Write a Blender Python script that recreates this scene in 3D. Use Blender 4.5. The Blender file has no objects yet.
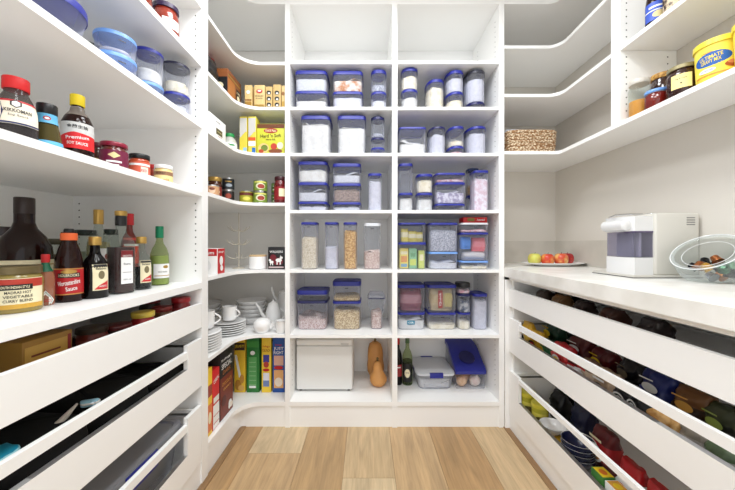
import bpy, math, random
from mathutils import Vector, noise
random.seed(7)
PI = math.pi
COL = bpy.context.scene.collection
F, H, VX, VY = 310.0, 1.15, 366.6, 243.5      # focal length in px, eye height, principal point
D = 1.9375                                     # distance of the far shelving front
BACK, LW, RW = 2.42, -1.41, 1.475              # far wall, left wall, right wall
LP, RP = -0.785, 0.883                         # aisle planes of the left and right cabinets
RS = 1.204                                     # front of the right upper shelves
def zx(y, Y): return H - (y - VY) * Y / F
def xx(x, Y): return (x - VX) * Y / F
# ------------------------------------------------------------------ materials
def lin(c):
    return tuple(((v/255)/12.92 if v/255 <= .04045 else ((v/255+.055)/1.055)**2.4) for v in c) + (1.0,)
MC = {}
def pm(name, c, rough=.5, metal=0, spec=.5, bump=0, bscale=60, var=0, vscale=8, coat=0):
    if name in MC: return MC[name]
    m = bpy.data.materials.new(name); m.use_nodes = True
    nt = m.node_tree; b = nt.nodes['Principled BSDF']
    b.inputs['Base Color'].default_value = lin(c); b.inputs['Roughness'].default_value = rough
    b.inputs['Metallic'].default_value = metal; b.inputs['Specular IOR Level'].default_value = spec
    b.inputs['Coat Weight'].default_value = coat
    tc = nt.nodes.new('ShaderNodeTexCoord')
    if True:
        n = nt.nodes.new('ShaderNodeTexNoise'); n.inputs['Scale'].default_value = vscale; n.inputs['Detail'].default_value = 3
        nt.links.new(tc.outputs['Object'], n.inputs['Vector'])
        r = nt.nodes.new('ShaderNodeMix'); r.data_type = 'RGBA'
        k = var if var else .02
        a = lin(c)
        r.inputs['A'].default_value = tuple(max(0, v*(1-k)) for v in a[:3]) + (1,)
        r.inputs['B'].default_value = tuple(min(1, v*(1+k)) for v in a[:3]) + (1,)
        nt.links.new(n.outputs['Fac'], r.inputs['Factor']); nt.links.new(r.outputs['Result'], b.inputs['Base Color'])
    if bump:
        n2 = nt.nodes.new('ShaderNodeTexNoise'); n2.inputs['Scale'].default_value = bscale
        nt.links.new(tc.outputs['Object'], n2.inputs['Vector'])
        bp = nt.nodes.new('ShaderNodeBump'); bp.inputs['Strength'].default_value = bump; bp.inputs['Distance'].default_value = .003
        nt.links.new(n2.outputs['Fac'], bp.inputs['Height']); nt.links.new(bp.outputs['Normal'], b.inputs['Normal'])
    MC[name] = m; return m
def speck(name, c1, c2, scale=120, rough=.7, bump=.5, lo=.4, hi=.6, kind='noise'):
    if name in MC: return MC[name]
    m = bpy.data.materials.new(name); m.use_nodes = True
    nt = m.node_tree; b = nt.nodes['Principled BSDF']; b.inputs['Roughness'].default_value = rough
    tc = nt.nodes.new('ShaderNodeTexCoord')
    if kind == 'noise':
        n = nt.nodes.new('ShaderNodeTexNoise'); out = 'Fac'; n.inputs['Detail'].default_value = 2
    else:
        n = nt.nodes.new('ShaderNodeTexVoronoi'); out = 'Distance'
    n.inputs['Scale'].default_value = scale
    nt.links.new(tc.outputs['Object'], n.inputs['Vector'])
    cr = nt.nodes.new('ShaderNodeValToRGB')
    cr.color_ramp.elements[0].position = lo; cr.color_ramp.elements[0].color = lin(c1)
    cr.color_ramp.elements[1].position = hi; cr.color_ramp.elements[1].color = lin(c2)
    nt.links.new(n.outputs[out], cr.inputs['Fac']); nt.links.new(cr.outputs['Color'], b.inputs['Base Color'])
    bp = nt.nodes.new('ShaderNodeBump'); bp.inputs['Strength'].default_value = bump; bp.inputs['Distance'].default_value = .003
    nt.links.new(n.outputs[out], bp.inputs['Height']); nt.links.new(bp.outputs['Normal'], b.inputs['Normal'])
    MC[name] = m; return m
def clear(name, tint, body, fac, rough=.15, milky=0, fr=.38):
    """see-through plastic or glass: transparent mixed with a glossy body"""
    if name in MC: return MC[name]
    m = bpy.data.materials.new(name); m.use_nodes = True
    nt = m.node_tree; b = nt.nodes['Principled BSDF']; out = nt.nodes['Material Output']
    b.inputs['Base Color'].default_value = lin(body); b.inputs['Roughness'].default_value = rough
    t = nt.nodes.new('ShaderNodeBsdfTransparent'); t.inputs['Color'].default_value = lin(tint)
    mx = nt.nodes.new('ShaderNodeMixShader')
    lw = nt.nodes.new('ShaderNodeLayerWeight'); lw.inputs['Blend'].default_value = .35
    ma = nt.nodes.new('ShaderNodeMath'); ma.operation = 'MULTIPLY_ADD'; ma.inputs[1].default_value = fr; ma.inputs[2].default_value = fac
    nt.links.new(lw.outputs['Facing'], ma.inputs[0]); nt.links.new(ma.outputs[0], mx.inputs['Fac'])
    bs = b.outputs[0]
    if milky:
        tl = nt.nodes.new('ShaderNodeBsdfTranslucent'); tl.inputs['Color'].default_value = lin(body)
        mm = nt.nodes.new('ShaderNodeMixShader'); mm.inputs['Fac'].default_value = milky
        nt.links.new(bs, mm.inputs[1]); nt.links.new(tl.outputs[0], mm.inputs[2]); bs = mm.outputs[0]
    nt.links.new(t.outputs[0], mx.inputs[1]); nt.links.new(bs, mx.inputs[2]); nt.links.new(mx.outputs[0], out.inputs['Surface'])
    MC[name] = m; return m
WHITE = pm('white_laminate', (243, 243, 242), .32, var=.012, vscale=3)
WALLD = pm('wall_paint_greige', (214, 209, 201), .6, bump=.05, bscale=40, var=.02, vscale=2)
WALLM = pm('wall_panel', (236, 234, 230), .55, bump=.05, bscale=40, var=.03, vscale=2)
CEIL = pm('ceiling_paint', (238, 238, 236), .8, bump=.05)
DARKHOLE = pm('peg_hole', (60, 60, 62), .8)
STEEL = pm('brushed_metal', (190, 190, 190), .3, metal=1)
CHROME = pm('chrome', (210, 210, 212), .12, metal=1)
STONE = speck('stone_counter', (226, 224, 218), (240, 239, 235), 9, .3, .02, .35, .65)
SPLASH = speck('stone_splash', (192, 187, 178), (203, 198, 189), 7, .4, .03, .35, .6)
BLUE = pm('lid_blue', (34, 42, 140), .4)
NAVY = pm('lid_navy', (24, 26, 84), .35)
LBLUE = pm('lid_light_blue', (112, 158, 224), .35)
CLID = pm('lid_frosted', (205, 208, 214), .3)
BLACKP = pm('black_plastic', (22, 22, 24), .35)
TUB = clear('frosted_plastic', (244, 246, 251), (236, 238, 246), .17, .25, milky=.55)
TUB2 = clear('clear_plastic', (246, 248, 251), (236, 238, 244), .09, .12, milky=.5)
GLASS = clear('clear_glass', (244, 248, 245), (200, 206, 204), .04, .04, fr=.2)
GREENG = clear('green_glass', (226, 233, 206), (150, 170, 120), .08, .05, fr=.2)

BROWNG = pm('brown_bottle', (34, 11, 7), .12, spec=.3)
BLACKG = pm('black_bottle', (9, 5, 6), .1, spec=.3)
def C(c, rough=.5, **k):                        # a plain colour as a procedural paint
    return pm('print_%02x%02x%02x_%d' % (c[0], c[1], c[2], int(rough*100)), c, rough, **k)
W_, K_, R_, Y_, G_, N_, CR_ = C((240,240,238)), C((20,20,22)), C((190,28,32)), C((238,206,40)), C((40,120,58)), C((30,45,120)), C((236,226,190))
GOLD = pm('gold', (196, 158, 84), .3, metal=.6)
CERAM = pm('white_ceramic', (240, 240, 240), .12, coat=.3)
FLOUR = speck('flour', (214, 211, 204), (228, 226, 220), 30, .9, .3)
SUGAR = speck('sugar', (192, 193, 198), (222, 222, 226), 260, .8, .4)
RICE = speck('rice', (196, 180, 150), (238, 228, 206), 190, .7, .8)
OATS = speck('oats', (170, 140, 96), (226, 204, 160), 130, .7, .9, kind='vor')
PASTA = speck('pasta', (176, 126, 62), (228, 188, 120), 90, .6, .9)
PINKR = speck('pink_grain', (176, 140, 130), (230, 214, 206), 150, .7, .8)
CREAM = speck('cream_powder', (226, 214, 184), (242, 234, 212), 40, .8, .4)
BISC = speck('biscuits', (190, 120, 60), (236, 226, 214), 22, .7, .6)
GREYF = speck('grey_seed', (130, 132, 142), (196, 198, 208), 160, .7, .6)
PINK = speck('pink_sweets', (216, 150, 160), (240, 220, 226), 60, .6, .6)
LAV = speck('lavender_powder', (200, 199, 208), (212, 211, 218), 30, .7, .4)
# ------------------------------------------------------------------ mesh builder
class MB:
    def __init__(s): s.v, s.f, s.m, s.mats = [], [], [], []
    def mi(s, mat):
        if mat not in s.mats: s.mats.append(mat)
        return s.mats.index(mat)
    def face(s, pts, mat):
        b = len(s.v); s.v += [tuple(p) for p in pts]; s.f.append(tuple(range(b, b+len(pts)))); s.m.append(s.mi(mat))
    def box(s, x0, x1, y0, y1, z0, z1, mat, bev=0):
        k = s.mi(mat)
        if x0 > x1: x0, x1 = x1, x0
        if y0 > y1: y0, y1 = y1, y0
        if bev <= 0:
            b = len(s.v)
            s.v += [(x, y, z) for z in (z0, z1) for x, y in ((x0,y0),(x1,y0),(x1,y1),(x0,y1))]
            for q in ((3,2,1,0),(4,5,6,7),(0,1,5,4),(1,2,6,5),(2,3,7,6),(3,0,4,7)):
                s.f.append(tuple(b+i for i in q)); s.m.append(k)
        else:
            r = bev; n = 3; rings = []
            def ring(z, ins):
                pts = []
                for cx, cy, a0 in ((x1-r, y1-r, 0), (x0+r, y1-r, 90), (x0+r, y0+r, 180), (x1-r, y0+r, 270)):
                    for i in range(n+1):
                        a = math.radians(a0 + 90*i/n); pts.append((cx+(r-ins)*math.cos(a), cy+(r-ins)*math.sin(a), z))
                return pts
            q = .7*r
            s.rings([ring(z0, q), ring(z0+.3*r, .25*q), ring(z0+q, 0), ring(z1-q, 0), ring(z1-.3*r, .25*q), ring(z1, q)], mat)
    def rings(s, rings, mat, cap0=True, cap1=True, closed=False):
        k = s.mi(mat); n = len(rings[0]); b = len(s.v)
        for r in rings: s.v += [tuple(p) for p in r]
        R = len(rings)
        for i in range(R if closed else R-1):
            for j in range(n):
                a, c = b+i*n, b+((i+1) % R)*n
                s.f.append((a+j, a+(j+1) % n, c+(j+1) % n, c+j)); s.m.append(k)
        if not closed:
            if cap0: s.f.append(tuple(b+j for j in reversed(range(n)))); s.m.append(k)
            if cap1: s.f.append(tuple(b+(R-1)*n+j for j in range(n))); s.m.append(k)
    def loft(s, prof, mat, n=32, cap0=True, cap1=True, c=(0,0)):
        """prof: (z, hx, hy, exponent)"""
        rs = []
        for (z, hx, hy, e) in prof:
            pts = []
            for j in range(n):
                t = 2*PI*(j+.5)/n; ct, st = math.cos(t), math.sin(t)
                pts.append((c[0]+hx*math.copysign(abs(ct)**(2/e), ct), c[1]+hy*math.copysign(abs(st)**(2/e), st), z))
            rs.append(pts)
        s.rings(rs, mat, cap0, cap1)
    def lathe(s, prof, mat, n=28, cap0=True, cap1=True, c=(0,0)):
        s.loft([(z, r, r, 2) for r, z in prof], mat, n, cap0, cap1, c)
    def prism(s, pts, z0, z1, mat):
        s.rings([[(x, y, z0) for x, y in pts], [(x, y, z1) for x, y in pts]], mat)
    def tube(s, path, r, mat, n=8, closed=False):
        P = [Vector(p) for p in path]; rs = []
        N = len(P)
        for i in range(N):
            a = P[(i-1) % N] if (closed or i > 0) else P[i]; b = P[(i+1) % N] if (closed or i < N-1) else P[i]
            t = (b-a).normalized()
            u = t.cross(Vector((0,0,1)))
            if u.length < .05: u = t.cross(Vector((0,1,0)))
            u.normalize(); w = u.cross(t)
            rr = r[i] if isinstance(r, (list, tuple)) else r
            rs.append([P[i] + u*rr*math.cos(2*PI*j/n) + w*rr*math.sin(2*PI*j/n) for j in range(n)])
        s.rings(rs, mat, closed=closed)
    def build(s, name, parent=None, loc=(0,0,0), smooth=40):
        me = bpy.data.meshes.new(name); me.from_pydata(s.v, [], s.f)
        for m in s.mats: me.materials.append(m)
        me.polygons.foreach_set('material_index', s.m)
        import bmesh
        bm = bmesh.new(); bm.from_mesh(me)
        bmesh.ops.remove_doubles(bm, verts=bm.verts, dist=1e-6)
        if smooth: bmesh.ops.recalc_face_normals(bm, faces=bm.faces)
        if smooth:
            for f in bm.faces: f.smooth = True
            for e in bm.edges:
                if len(e.link_faces) == 2 and e.calc_face_angle(0) > math.radians(smooth): e.smooth = False
        bm.to_mesh(me); bm.free()
        o = bpy.data.objects.new(name, me); COL.objects.link(o); o.location = loc
        if parent is not None: o.parent = parent
        return o
def tag(o, label=None, cat=None, group=None, kind=None):
    if label: o['label'] = label
    if cat: o['category'] = cat
    if group: o['group'] = group
    if kind: o['kind'] = kind
    return o
def thing(name, label, cat, loc, rz=0, group=None):
    o = bpy.data.objects.new(name, None); o.empty_display_size = .05; COL.objects.link(o)
    o.location = loc; o.rotation_euler = (0, 0, rz)
    return tag(o, label, cat, group)
# ------------------------------------------------------------------ printing on surfaces
TXT = {}
def text_mesh(t, bold=False):
    if t in TXT: return TXT[t]
    cu = bpy.data.curves.new('txt', 'FONT'); cu.body = t; cu.resolution_u = 2; cu.align_x = 'CENTER'; cu.offset = .012
    ob = bpy.data.objects.new('txt', cu); COL.objects.link(ob)
    bpy.context.view_layer.update()
    me = bpy.data.meshes.new_from_object(ob.evaluated_get(bpy.context.evaluated_depsgraph_get()))
    V = [(v.co.x, v.co.y) for v in me.vertices]; Fc = [tuple(p.vertices) for p in me.polygons]
    bpy.data.objects.remove(ob); bpy.data.curves.remove(cu); bpy.data.meshes.remove(me)
    if V:
        x0, x1 = min(v[0] for v in V), max(v[0] for v in V); y0, y1 = min(v[1] for v in V), max(v[1] for v in V)
        V = [((v[0]-(x0+x1)/2)/(x1-x0), (v[1]-(y0+y1)/2)/(y1-y0)) for v in V]
    TXT[t] = (V, Fc); return TXT[t]
def flat(face, d):
    """map (u,v,off) to a box face; d = distance of the face from the origin"""
    return {'f': lambda u, v, o: (u, -d-o, v), 'r': lambda u, v, o: (d+o, u, v), 'l': lambda u, v, o: (-d-o, -u, v),
            't': lambda u, v, o: (u, v, d+o)}[face]
def cyl(r, th=-PI/2, sq=None):
    """map on a cylinder whose printed middle looks along angle th; r may be a function of v"""
    def fn(u, v, o):
        rr = (r(v) if callable(r) else r) + o
        a = th + u/max(.004, rr); return (rr*math.cos(a), rr*math.sin(a), v)
    return fn
def prints(name, parent, fn, items, label=None):
    mb = MB(); off = .0009
    for it in items:
        k = it[0]
        if k == 'r':
            _, u0, v0, u1, v1, m = it; n = 28
            for i in range(n):
                for j in range(3):
                    a, b = u0+(u1-u0)*i/n, u0+(u1-u0)*(i+1)/n; c, d = v0+(v1-v0)*j/3, v0+(v1-v0)*(j+1)/3
                    mb.face([fn(a,c,off), fn(b,c,off), fn(b,d,off), fn(a,d,off)], m)
        elif k == 'e':
            _, cu, cv, ru, rv, m = it; n = 28; R = max(3, int(ru/.006))
            for q in range(R):
                for i in range(n):
                    a, b = 2*PI*i/n, 2*PI*(i+1)/n; p0, p1 = q/R, (q+1)/R
                    P = [(cu+ru*p*math.cos(x), cv+rv*p*math.sin(x)) for p, x in ((p0,a),(p1,a),(p1,b),(p0,b))]
                    if q == 0: P = P[1:]
                    mb.face([fn(x, y, off) for x, y in P], m)
        elif k == 'p':
            _, pts, m = it; ua, ub = min(p[0] for p in pts), max(p[0] for p in pts); n = 14
            def vr(u, pts=pts):
                vs = []
                for (x0, y0), (x1, y1) in zip(pts, pts[1:]+pts[:1]):
                    if min(x0, x1)-1e-9 <= u <= max(x0, x1)+1e-9:
                        vs += [y0, y1] if abs(x1-x0) < 1e-9 else [y0+(y1-y0)*(u-x0)/(x1-x0)]
                return (min(vs), max(vs)) if vs else (0, 0)
            for i in range(n):
                a, b = ua+(ub-ua)*i/n, ua+(ub-ua)*(i+1)/n; e_ = (ub-ua)*1e-5
                (a0, a1), (b0, b1) = vr(a+(e_ if i == 0 else 0)), vr(b-(e_ if i == n-1 else 0))
                mb.face([fn(a, a0, off), fn(b, b0, off), fn(b, b1, off), fn(a, a1, off)], m)
        elif k == 't':
            _, cu, cv, w, h, t, m = it[:7]; rot = it[7] if len(it) > 7 else 0
            V, Fc = text_mesh(t); b = len(mb.v); mk = mb.mi(m)
            cr_, sr_ = math.cos(rot), math.sin(rot)
            for x, y in V:
                x, y = x*w, y*h; mb.v.append(fn(cu+x*cr_-y*sr_, cv+x*sr_+y*cr_, off))
            for f in Fc: mb.f.append(tuple(b+i for i in f)); mb.m.append(mk)
        off += .00025
    o = mb.build(name, parent, smooth=0)
    if label: o['label'] = label
    return o
# ------------------------------------------------------------------ the room
def struct(name, mb, smooth=40):
    return tag(mb.build(name, smooth=smooth), kind='structure')
Y0 = -1.3
m = MB(); m.box(LW-.1, LW, Y0, BACK+.1, 0, 2.71, WALLM); struct('wall_left', m)
m = MB(); m.box(RW, RW+.1, Y0, BACK+.1, 0, 2.71, WALLD); struct('wall_right', m)
m = MB(); m.box(LW, RW, BACK, BACK+.1, 0, 2.71, WALLD); struct('wall_far', m)
m = MB(); m.box(LW-.1, RW+.1, Y0, BACK+.1, 2.71, 2.8, CEIL); struct('ceiling', m)
def oak(i, base, shift):
    m = bpy.data.materials.new('oak_%d' % i); m.use_nodes = True
    nt = m.node_tree; b = nt.nodes['Principled BSDF']; b.inputs['Roughness'].default_value = .45
    tc = nt.nodes.new('ShaderNodeTexCoord'); mp = nt.nodes.new('ShaderNodeMapping')
    mp.inputs['Location'].default_value = (shift*1.7, shift*3.1, shift); mp.inputs['Scale'].default_value = (9, .9, 1)
    nt.links.new(tc.outputs['Object'], mp.inputs['Vector'])
    n = nt.nodes.new('ShaderNodeTexNoise'); n.inputs['Scale'].default_value = 2.2; n.inputs['Detail'].default_value = 7; n.inputs['Distortion'].default_value = 1.2
    nt.links.new(mp.outputs[0], n.inputs['Vector'])
    w = nt.nodes.new('ShaderNodeTexNoise'); w.inputs['Scale'].default_value = 14; w.inputs['Detail'].default_value = 5
    mp2 = nt.nodes.new('ShaderNodeMapping'); mp2.inputs['Scale'].default_value = (10, .5, 1); mp2.inputs['Location'].default_value = (shift, 0, 0)
    nt.links.new(tc.outputs['Object'], mp2.inputs['Vector']); nt.links.new(mp2.outputs[0], w.inputs['Vector'])
    cr = nt.nodes.new('ShaderNodeValToRGB')
    cr.color_ramp.elements[0].position = .3; cr.color_ramp.elements[0].color = lin(tuple(int(v*.84) for v in base))
    cr.color_ramp.elements[1].position = .7; cr.color_ramp.elements[1].color = lin(tuple(min(255, int(v*1.0)) for v in base))
    nt.links.new(n.outputs['Fac'], cr.inputs['Fac'])
    mx = nt.nodes.new('ShaderNodeMix'); mx.data_type = 'RGBA'; mx.blend_type = 'MULTIPLY'
    cr2 = nt.nodes.new('ShaderNodeValToRGB'); cr2.color_ramp.elements[0].position = .35; cr2.color_ramp.elements[0].color = (.72, .66, .6, 1)
    cr2.color_ramp.elements[1].position = .55; cr2.color_ramp.elements[1].color = (1, 1, 1, 1)
    nt.links.new(w.outputs['Fac'], cr2.inputs['Fac']); mx.inputs['Factor'].default_value = .4
    nt.links.new(cr.outputs['Color'], mx.inputs['A']); nt.links.new(cr2.outputs['Color'], mx.inputs['B'])
    # knots
    vo = nt.nodes.new('ShaderNodeTexVoronoi'); vo.inputs['Scale'].default_value = 2.1
    mp3 = nt.nodes.new('ShaderNodeMapping'); mp3.inputs['Scale'].default_value = (1.5, .8, 1); mp3.inputs['Location'].default_value = (shift*.37, shift*.53, 0)
    nt.links.new(tc.outputs['Object'], mp3.inputs['Vector']); nt.links.new(mp3.outputs[0], vo.inputs['Vector'])
    cr3 = nt.nodes.new('ShaderNodeValToRGB'); cr3.color_ramp.elements[0].position = .02; cr3.color_ramp.elements[0].color = (.28, .17, .1, 1)
    cr3.color_ramp.elements[1].position = .06; cr3.color_ramp.elements[1].color = (1, 1, 1, 1)
    nt.links.new(vo.outputs['Distance'], cr3.inputs['Fac'])
    mx2 = nt.nodes.new('ShaderNodeMix'); mx2.data_type = 'RGBA'; mx2.blend_type = 'MULTIPLY'; mx2.inputs['Factor'].default_value = 1
    nt.links.new(mx.outputs['Result'], mx2.inputs['A']); nt.links.new(cr3.outputs['Color'], mx2.inputs['B'])
    nt.links.new(mx2.outputs['Result'], b.inputs['Base Color'])
    bp = nt.nodes.new('ShaderNodeBump'); bp.inputs['Strength'].default_value = .12; bp.inputs['Distance'].default_value = .002
    nt.links.new(w.outputs['Fac'], bp.inputs['Height']); nt.links.new(bp.outputs['Normal'], b.inputs['Normal'])
    return m
OAK = [oak(i, c, i*2.37+.6) for i, c in enumerate([(202,170,128),(190,157,114),(208,180,140),(198,164,121),(216,192,154),(186,150,106)])]
m = MB(); gap = pm('floor_gap', (120, 88, 58), .8)
m.box(LW, RW, Y0, BACK, -.03, -.004, gap)
xs = [-1.41, -1.16, -.905, -.65, -.36, -.118, .14, .385, .645, .9, 1.16, 1.475]
joints = {0:[.3], 1:[1.2], 2:[.7], 3:[1.70,.2], 4:[.9], 5:[1.52,-.3], 6:[.4], 7:[.8], 8:[1.1], 9:[.6], 10:[.2]}
cols = [0, 3, 1, 2, 3, 0, 2, 1, 4, 5, 0]
for i in range(11):
    ys = [Y0] + sorted(joints[i]) + [BACK]
    for j in range(len(ys)-1):
        a, b_ = xs[i]+.0008, xs[i+1]-.0008
        m.box(a, b_, ys[j]+.0008, ys[j+1]-.0008, -.004, 0, OAK[(cols[i]+j*4) % 6])
struct('floor', m, smooth=0)
EDGE = oak(9, (150, 116, 78), 4.4)  # darkened oak: thin floor strips that paint in the shade along both kickboards
m = MB(); m.box(LP-.004, LP+.030, Y0, D+.004, .0, .006, EDGE); struct('kick_shade_left', m, smooth=0)
m = MB(); m.box(RP-.028, RP+.004, Y0, D+.004, .0, .006, EDGE); struct('kick_shade_right', m, smooth=0)
# backsplash on the right and far walls
m = MB()
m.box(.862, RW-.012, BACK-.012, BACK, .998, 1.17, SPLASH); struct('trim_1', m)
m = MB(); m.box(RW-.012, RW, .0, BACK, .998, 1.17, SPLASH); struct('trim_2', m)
# ------------------------------------------------------------------ shelving
SH = [.16, .578, .986, 1.359, 1.716, 2.004, 2.292]      # shelf tops of the far unit
TH = .019
def pegs(mb, axis, fixed, p, zs):
    for z in zs:
        if axis == 'x': pts = [(fixed, p+.0035*math.cos(a), z+.0035*math.sin(a)) for a in [i*PI/4 for i in range(8)]]
        else: pts = [(p+.0035*math.cos(a), fixed, z+.0035*math.sin(a)) for a in [i*PI/4 for i in range(8)]]
        mb.face(pts, DARKHOLE)
def frange(a, b, s):
    while a < b: yield a; a += s
unit = thing('shelving_unit', 'tall white open shelving unit with two bays facing the aisle at the far end', 'shelving', (0, 0, 0))
CX = [(-.510, -.480), (.160, .192), (.828, .860)]
for i, (a, b) in enumerate(CX):
    m = MB(); m.box(a, b, D, BACK-.002, .0, 2.709, WHITE)
    zz = [z for z in frange(.24, 2.6, .032) if all(abs(z-s) > .03 for s in SH)]
    if i < 2: pegs(m, 'x', b+.0006, D+.06, zz)
    if i > 0: pegs(m, 'x', a-.0006, D+.06, zz); pegs(m, 'x', a-.0006, D+.37, zz)
    m.build('side_panel', unit)
for bay in (0, 1):
    a, b = CX[bay][1], CX[bay+1][0]
    for k, z in enumerate(SH):
        m = MB(); m.box(a, b, D, BACK-.002, z-(TH if k else .025), z, WHITE, 0); m.build('shelf', unit)
    m = MB(); m.box(a, b, D, BACK-.002, 2.645, 2.709, WHITE); m.build('top_panel', unit)
    m = MB(); m.box(a, b, BACK-.01, BACK-.002, .16, 2.645, WHITE); m.build('back_panel', unit)
m = MB(); m.box(CX[0][1], CX[2][0], D+.008, D+.026, 0, .135, WHITE); m.build('kickboard', unit)
# left corner shelving
def arcpts(cx, cy, r, a0, a1, n=10): return [(cx+r*math.cos(math.radians(a0+(a1-a0)*i/n)), cy+r*math.sin(math.radians(a0+(a1-a0)*i/n))) for i in range(n+1)]
def lcorner(R, xa=LP): return [(LW+.002, 1.536), (xa, 1.536)] + arcpts(xa+R, D-R, R, 180, 90) + [(-.511, D), (-.511, BACK-.012), (LW+.002, BACK-.012)]
lc = thing('corner_shelving', 'white corner shelves with curved front edges left of the far unit', 'shelving', (0, 0, 0))
SL = [.16, .58, .985, 1.405, 1.716, 2.004, 2.285, 2.665]
for k, z in enumerate(SL):
    m = MB(); m.prism(lcorner(.13), z-(.025 if k == 0 else .019), 2.709 if z > 2.6 else z, WHITE); m.build('shelf', lc)
m = MB(); m.box(LW+.002, -.511, BACK-.01, BACK-.002, .16, 2.645, WALLM); m.build('back_panel', lc)
m = MB(); o_ = lcorner(.12, LP-.006)[1:-3]; o_ = [(LP-.006, 1.536)] + arcpts(LP-.006+.03, D+.01-.03, .03, 180, 90) + [(-.511, D+.01)]
inn = [(x-.016 if i < len(o_)//2+3 else x, y+(.016 if i >= len(o_)//2-3 else 0)) for i, (x, y) in enumerate(o_)]
for i in range(len(o_)-1):
    m.face([(o_[i][0], o_[i][1], 0), (o_[i+1][0], o_[i+1][1], 0), (o_[i+1][0], o_[i+1][1], .135), (o_[i][0], o_[i][1], .135)], WHITE)
    m.face([(o_[i][0], o_[i][1], .135), (o_[i+1][0], o_[i+1][1], .135), (inn[i+1][0], inn[i+1][1], .135), (inn[i][0], inn[i][1], .135)], WHITE)
    m.face([(inn[i][0], inn[i][1], 0), (inn[i+1][0], inn[i+1][1], 0), (inn[i+1][0], inn[i+1][1], .135), (inn[i][0], inn[i][1], .135)], WHITE)
m.build('kickboard', lc)
# left cabinet with shelves above and drawers below
YA, YB = -.02, 1.478
lcab = thing('pantry_cabinet', 'white cabinet on the left with deep shelves above three wide drawers', 'cabinet', (0, 0, 0))
m = MB(); m.box(LW+.002, LP, YB, 1.534, 0, 2.70, WHITE)
ll = [1.397, 1.72, 2.013, 2.29]
zz = [z for z in frange(1.02, 2.68, .032) if all(abs(z-s) > .028 for s in ll+[.96])]
pegs(m, 'y', YB-.0006, LP-.03, zz); pegs(m, 'y', YB-.0006, LP-.585, zz)
m.build('side_panel', lcab)
m = MB(); m.box(LW+.002, LP, YA-.036, YA, 0, 2.70, WHITE); m.build('side_panel', lcab)
m = MB(); m.box(LW+.002, LW+.010, YA, YB, .12, 2.70, WHITE); m.build('back_panel', lcab)
for z in ll: m = MB(); m.box(LW+.010, LP, YA, YB, z-.022, z, WHITE, 0); m.build('shelf', lcab)
m = MB(); m.box(LW+.010, LP, YA, YB, .937, .965, WHITE); m.build('bench_shelf', lcab)
m = MB(); m.box(LW+.010, LP-.02, YA, YB, .095, .112, WHITE); m.build('bottom_panel', lcab)
m = MB(); m.box(LP-.022, LP-.006, YA, 1.534, 0, .105, WHITE); m.build('kickboard', lcab)
def drawer(cab, s, plane, y0, y1, zb, zp, zr0, zr1, zt, depth):
    """s = -1: cabinet on the left (front faces +x), +1: on the right. zp top of the solid panel, zr rail, zt top of the end stubs"""
    o = s*.018
    m = MB(); a, b = plane, plane+o
    m.box(a, b, y0, y1, zb, zp, WHITE)
    if zt: m.box(a, b, y1-.115, y1, zp, zt, WHITE); m.box(a, b, y0, y0+.115, zp, zt, WHITE)
    d = m.build('drawer', cab)
    if zt:
        m = MB(); m.box(a+s*.002, b, y0+.115, y1-.115, zr0, zr1, WHITE); m.build('rail', d)
    m = MB(); hh = (zt or zp) - .012
    bk = plane+s*depth
    for ya, yb in ((y0+.012, y0+.026), (y1-.026, y1-.012)): m.box(b, bk, ya, yb, zb+.02, hh, WHITE)
    if zt:
        for ya, yb in ((y0+.008, y0+.03), (y1-.03, y1-.008)): m.box(b, bk, ya, yb, hh-.022, hh-.012, STEEL)
    m.box(b, bk, y0+.012, y1-.012, zb+.012, zb+.024, WHITE)
    m.box(bk-s*.014, bk, y0+.026, y1-.026, zb+.02, hh, WHITE)
    m.build('drawer_box', d)
    return d
drawer(lcab, -1, LP, YA+.004, YB-.003, .752, .866, 0, 0, 0, .52)
drawer(lcab, -1, LP, YA+.004, YB-.003, .475, .597, .641, .673, .70, .52)
drawer(lcab, -1, LP, YA+.004, YB-.003, .112, .22, .322, .353, .382, .52)
# right drawers
rcab = thing('drawer_cabinet', 'low white drawer cabinet on the right under the stone counter', 'cabinet', (0, 0, 0))
YR = 1.925
m = MB(); m.box(.861, RW-.002, YR-.002, YR+.010, 0, .925, WHITE); m.box(RP+.022, RW-.002, YR-.018, YR-.002, 0, .925, WHITE); m.build('side_panel', rcab)
m = MB(); m.box(RP+.022, RW-.002, YA-.02, YA, 0, .925, WHITE); m.build('side_panel', rcab)
m = MB(); m.box(RW-.012, RW-.002, YA, YR-.018, .1, .925, WHITE); m.build('back_panel', rcab)
m = MB(); m.box(RP+.002, RW-.002, YA-.02, YR, .925, .942, WHITE); m.build('top_rail', rcab)
m = MB(); m.box(RP+.006, RP+.022, YA-.02, YR-.003, 0, .088, WHITE); m.build('kickboard', rcab)
m = MB(); m.box(RP+.022, RW-.012, YA, YR-.018, .08, .094, WHITE); m.build('bottom_panel', rcab)
drawer(rcab, 1, RP, YA, YR-.006, .762, .87, 0, 0, 0, .52)
drawer(rcab, 1, RP, YA, YR-.006, .483, .603, .642, .673, .69, .52)
drawer(rcab, 1, RP, YA, YR-.006, .094, .223, .333, .355, .366, .52)
m = MB()
m.prism([(.861, BACK-.013), (.861, D-.01), (RP-.022, D-.01), (RP-.022, YA-.03), (RW-.013, YA-.03), (RW-.013, BACK-.013)], .944, .9985, STONE)
tag(m.build('countertop'), 'pale stone counter slab along the right wall above the drawers', 'countertop')
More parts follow.
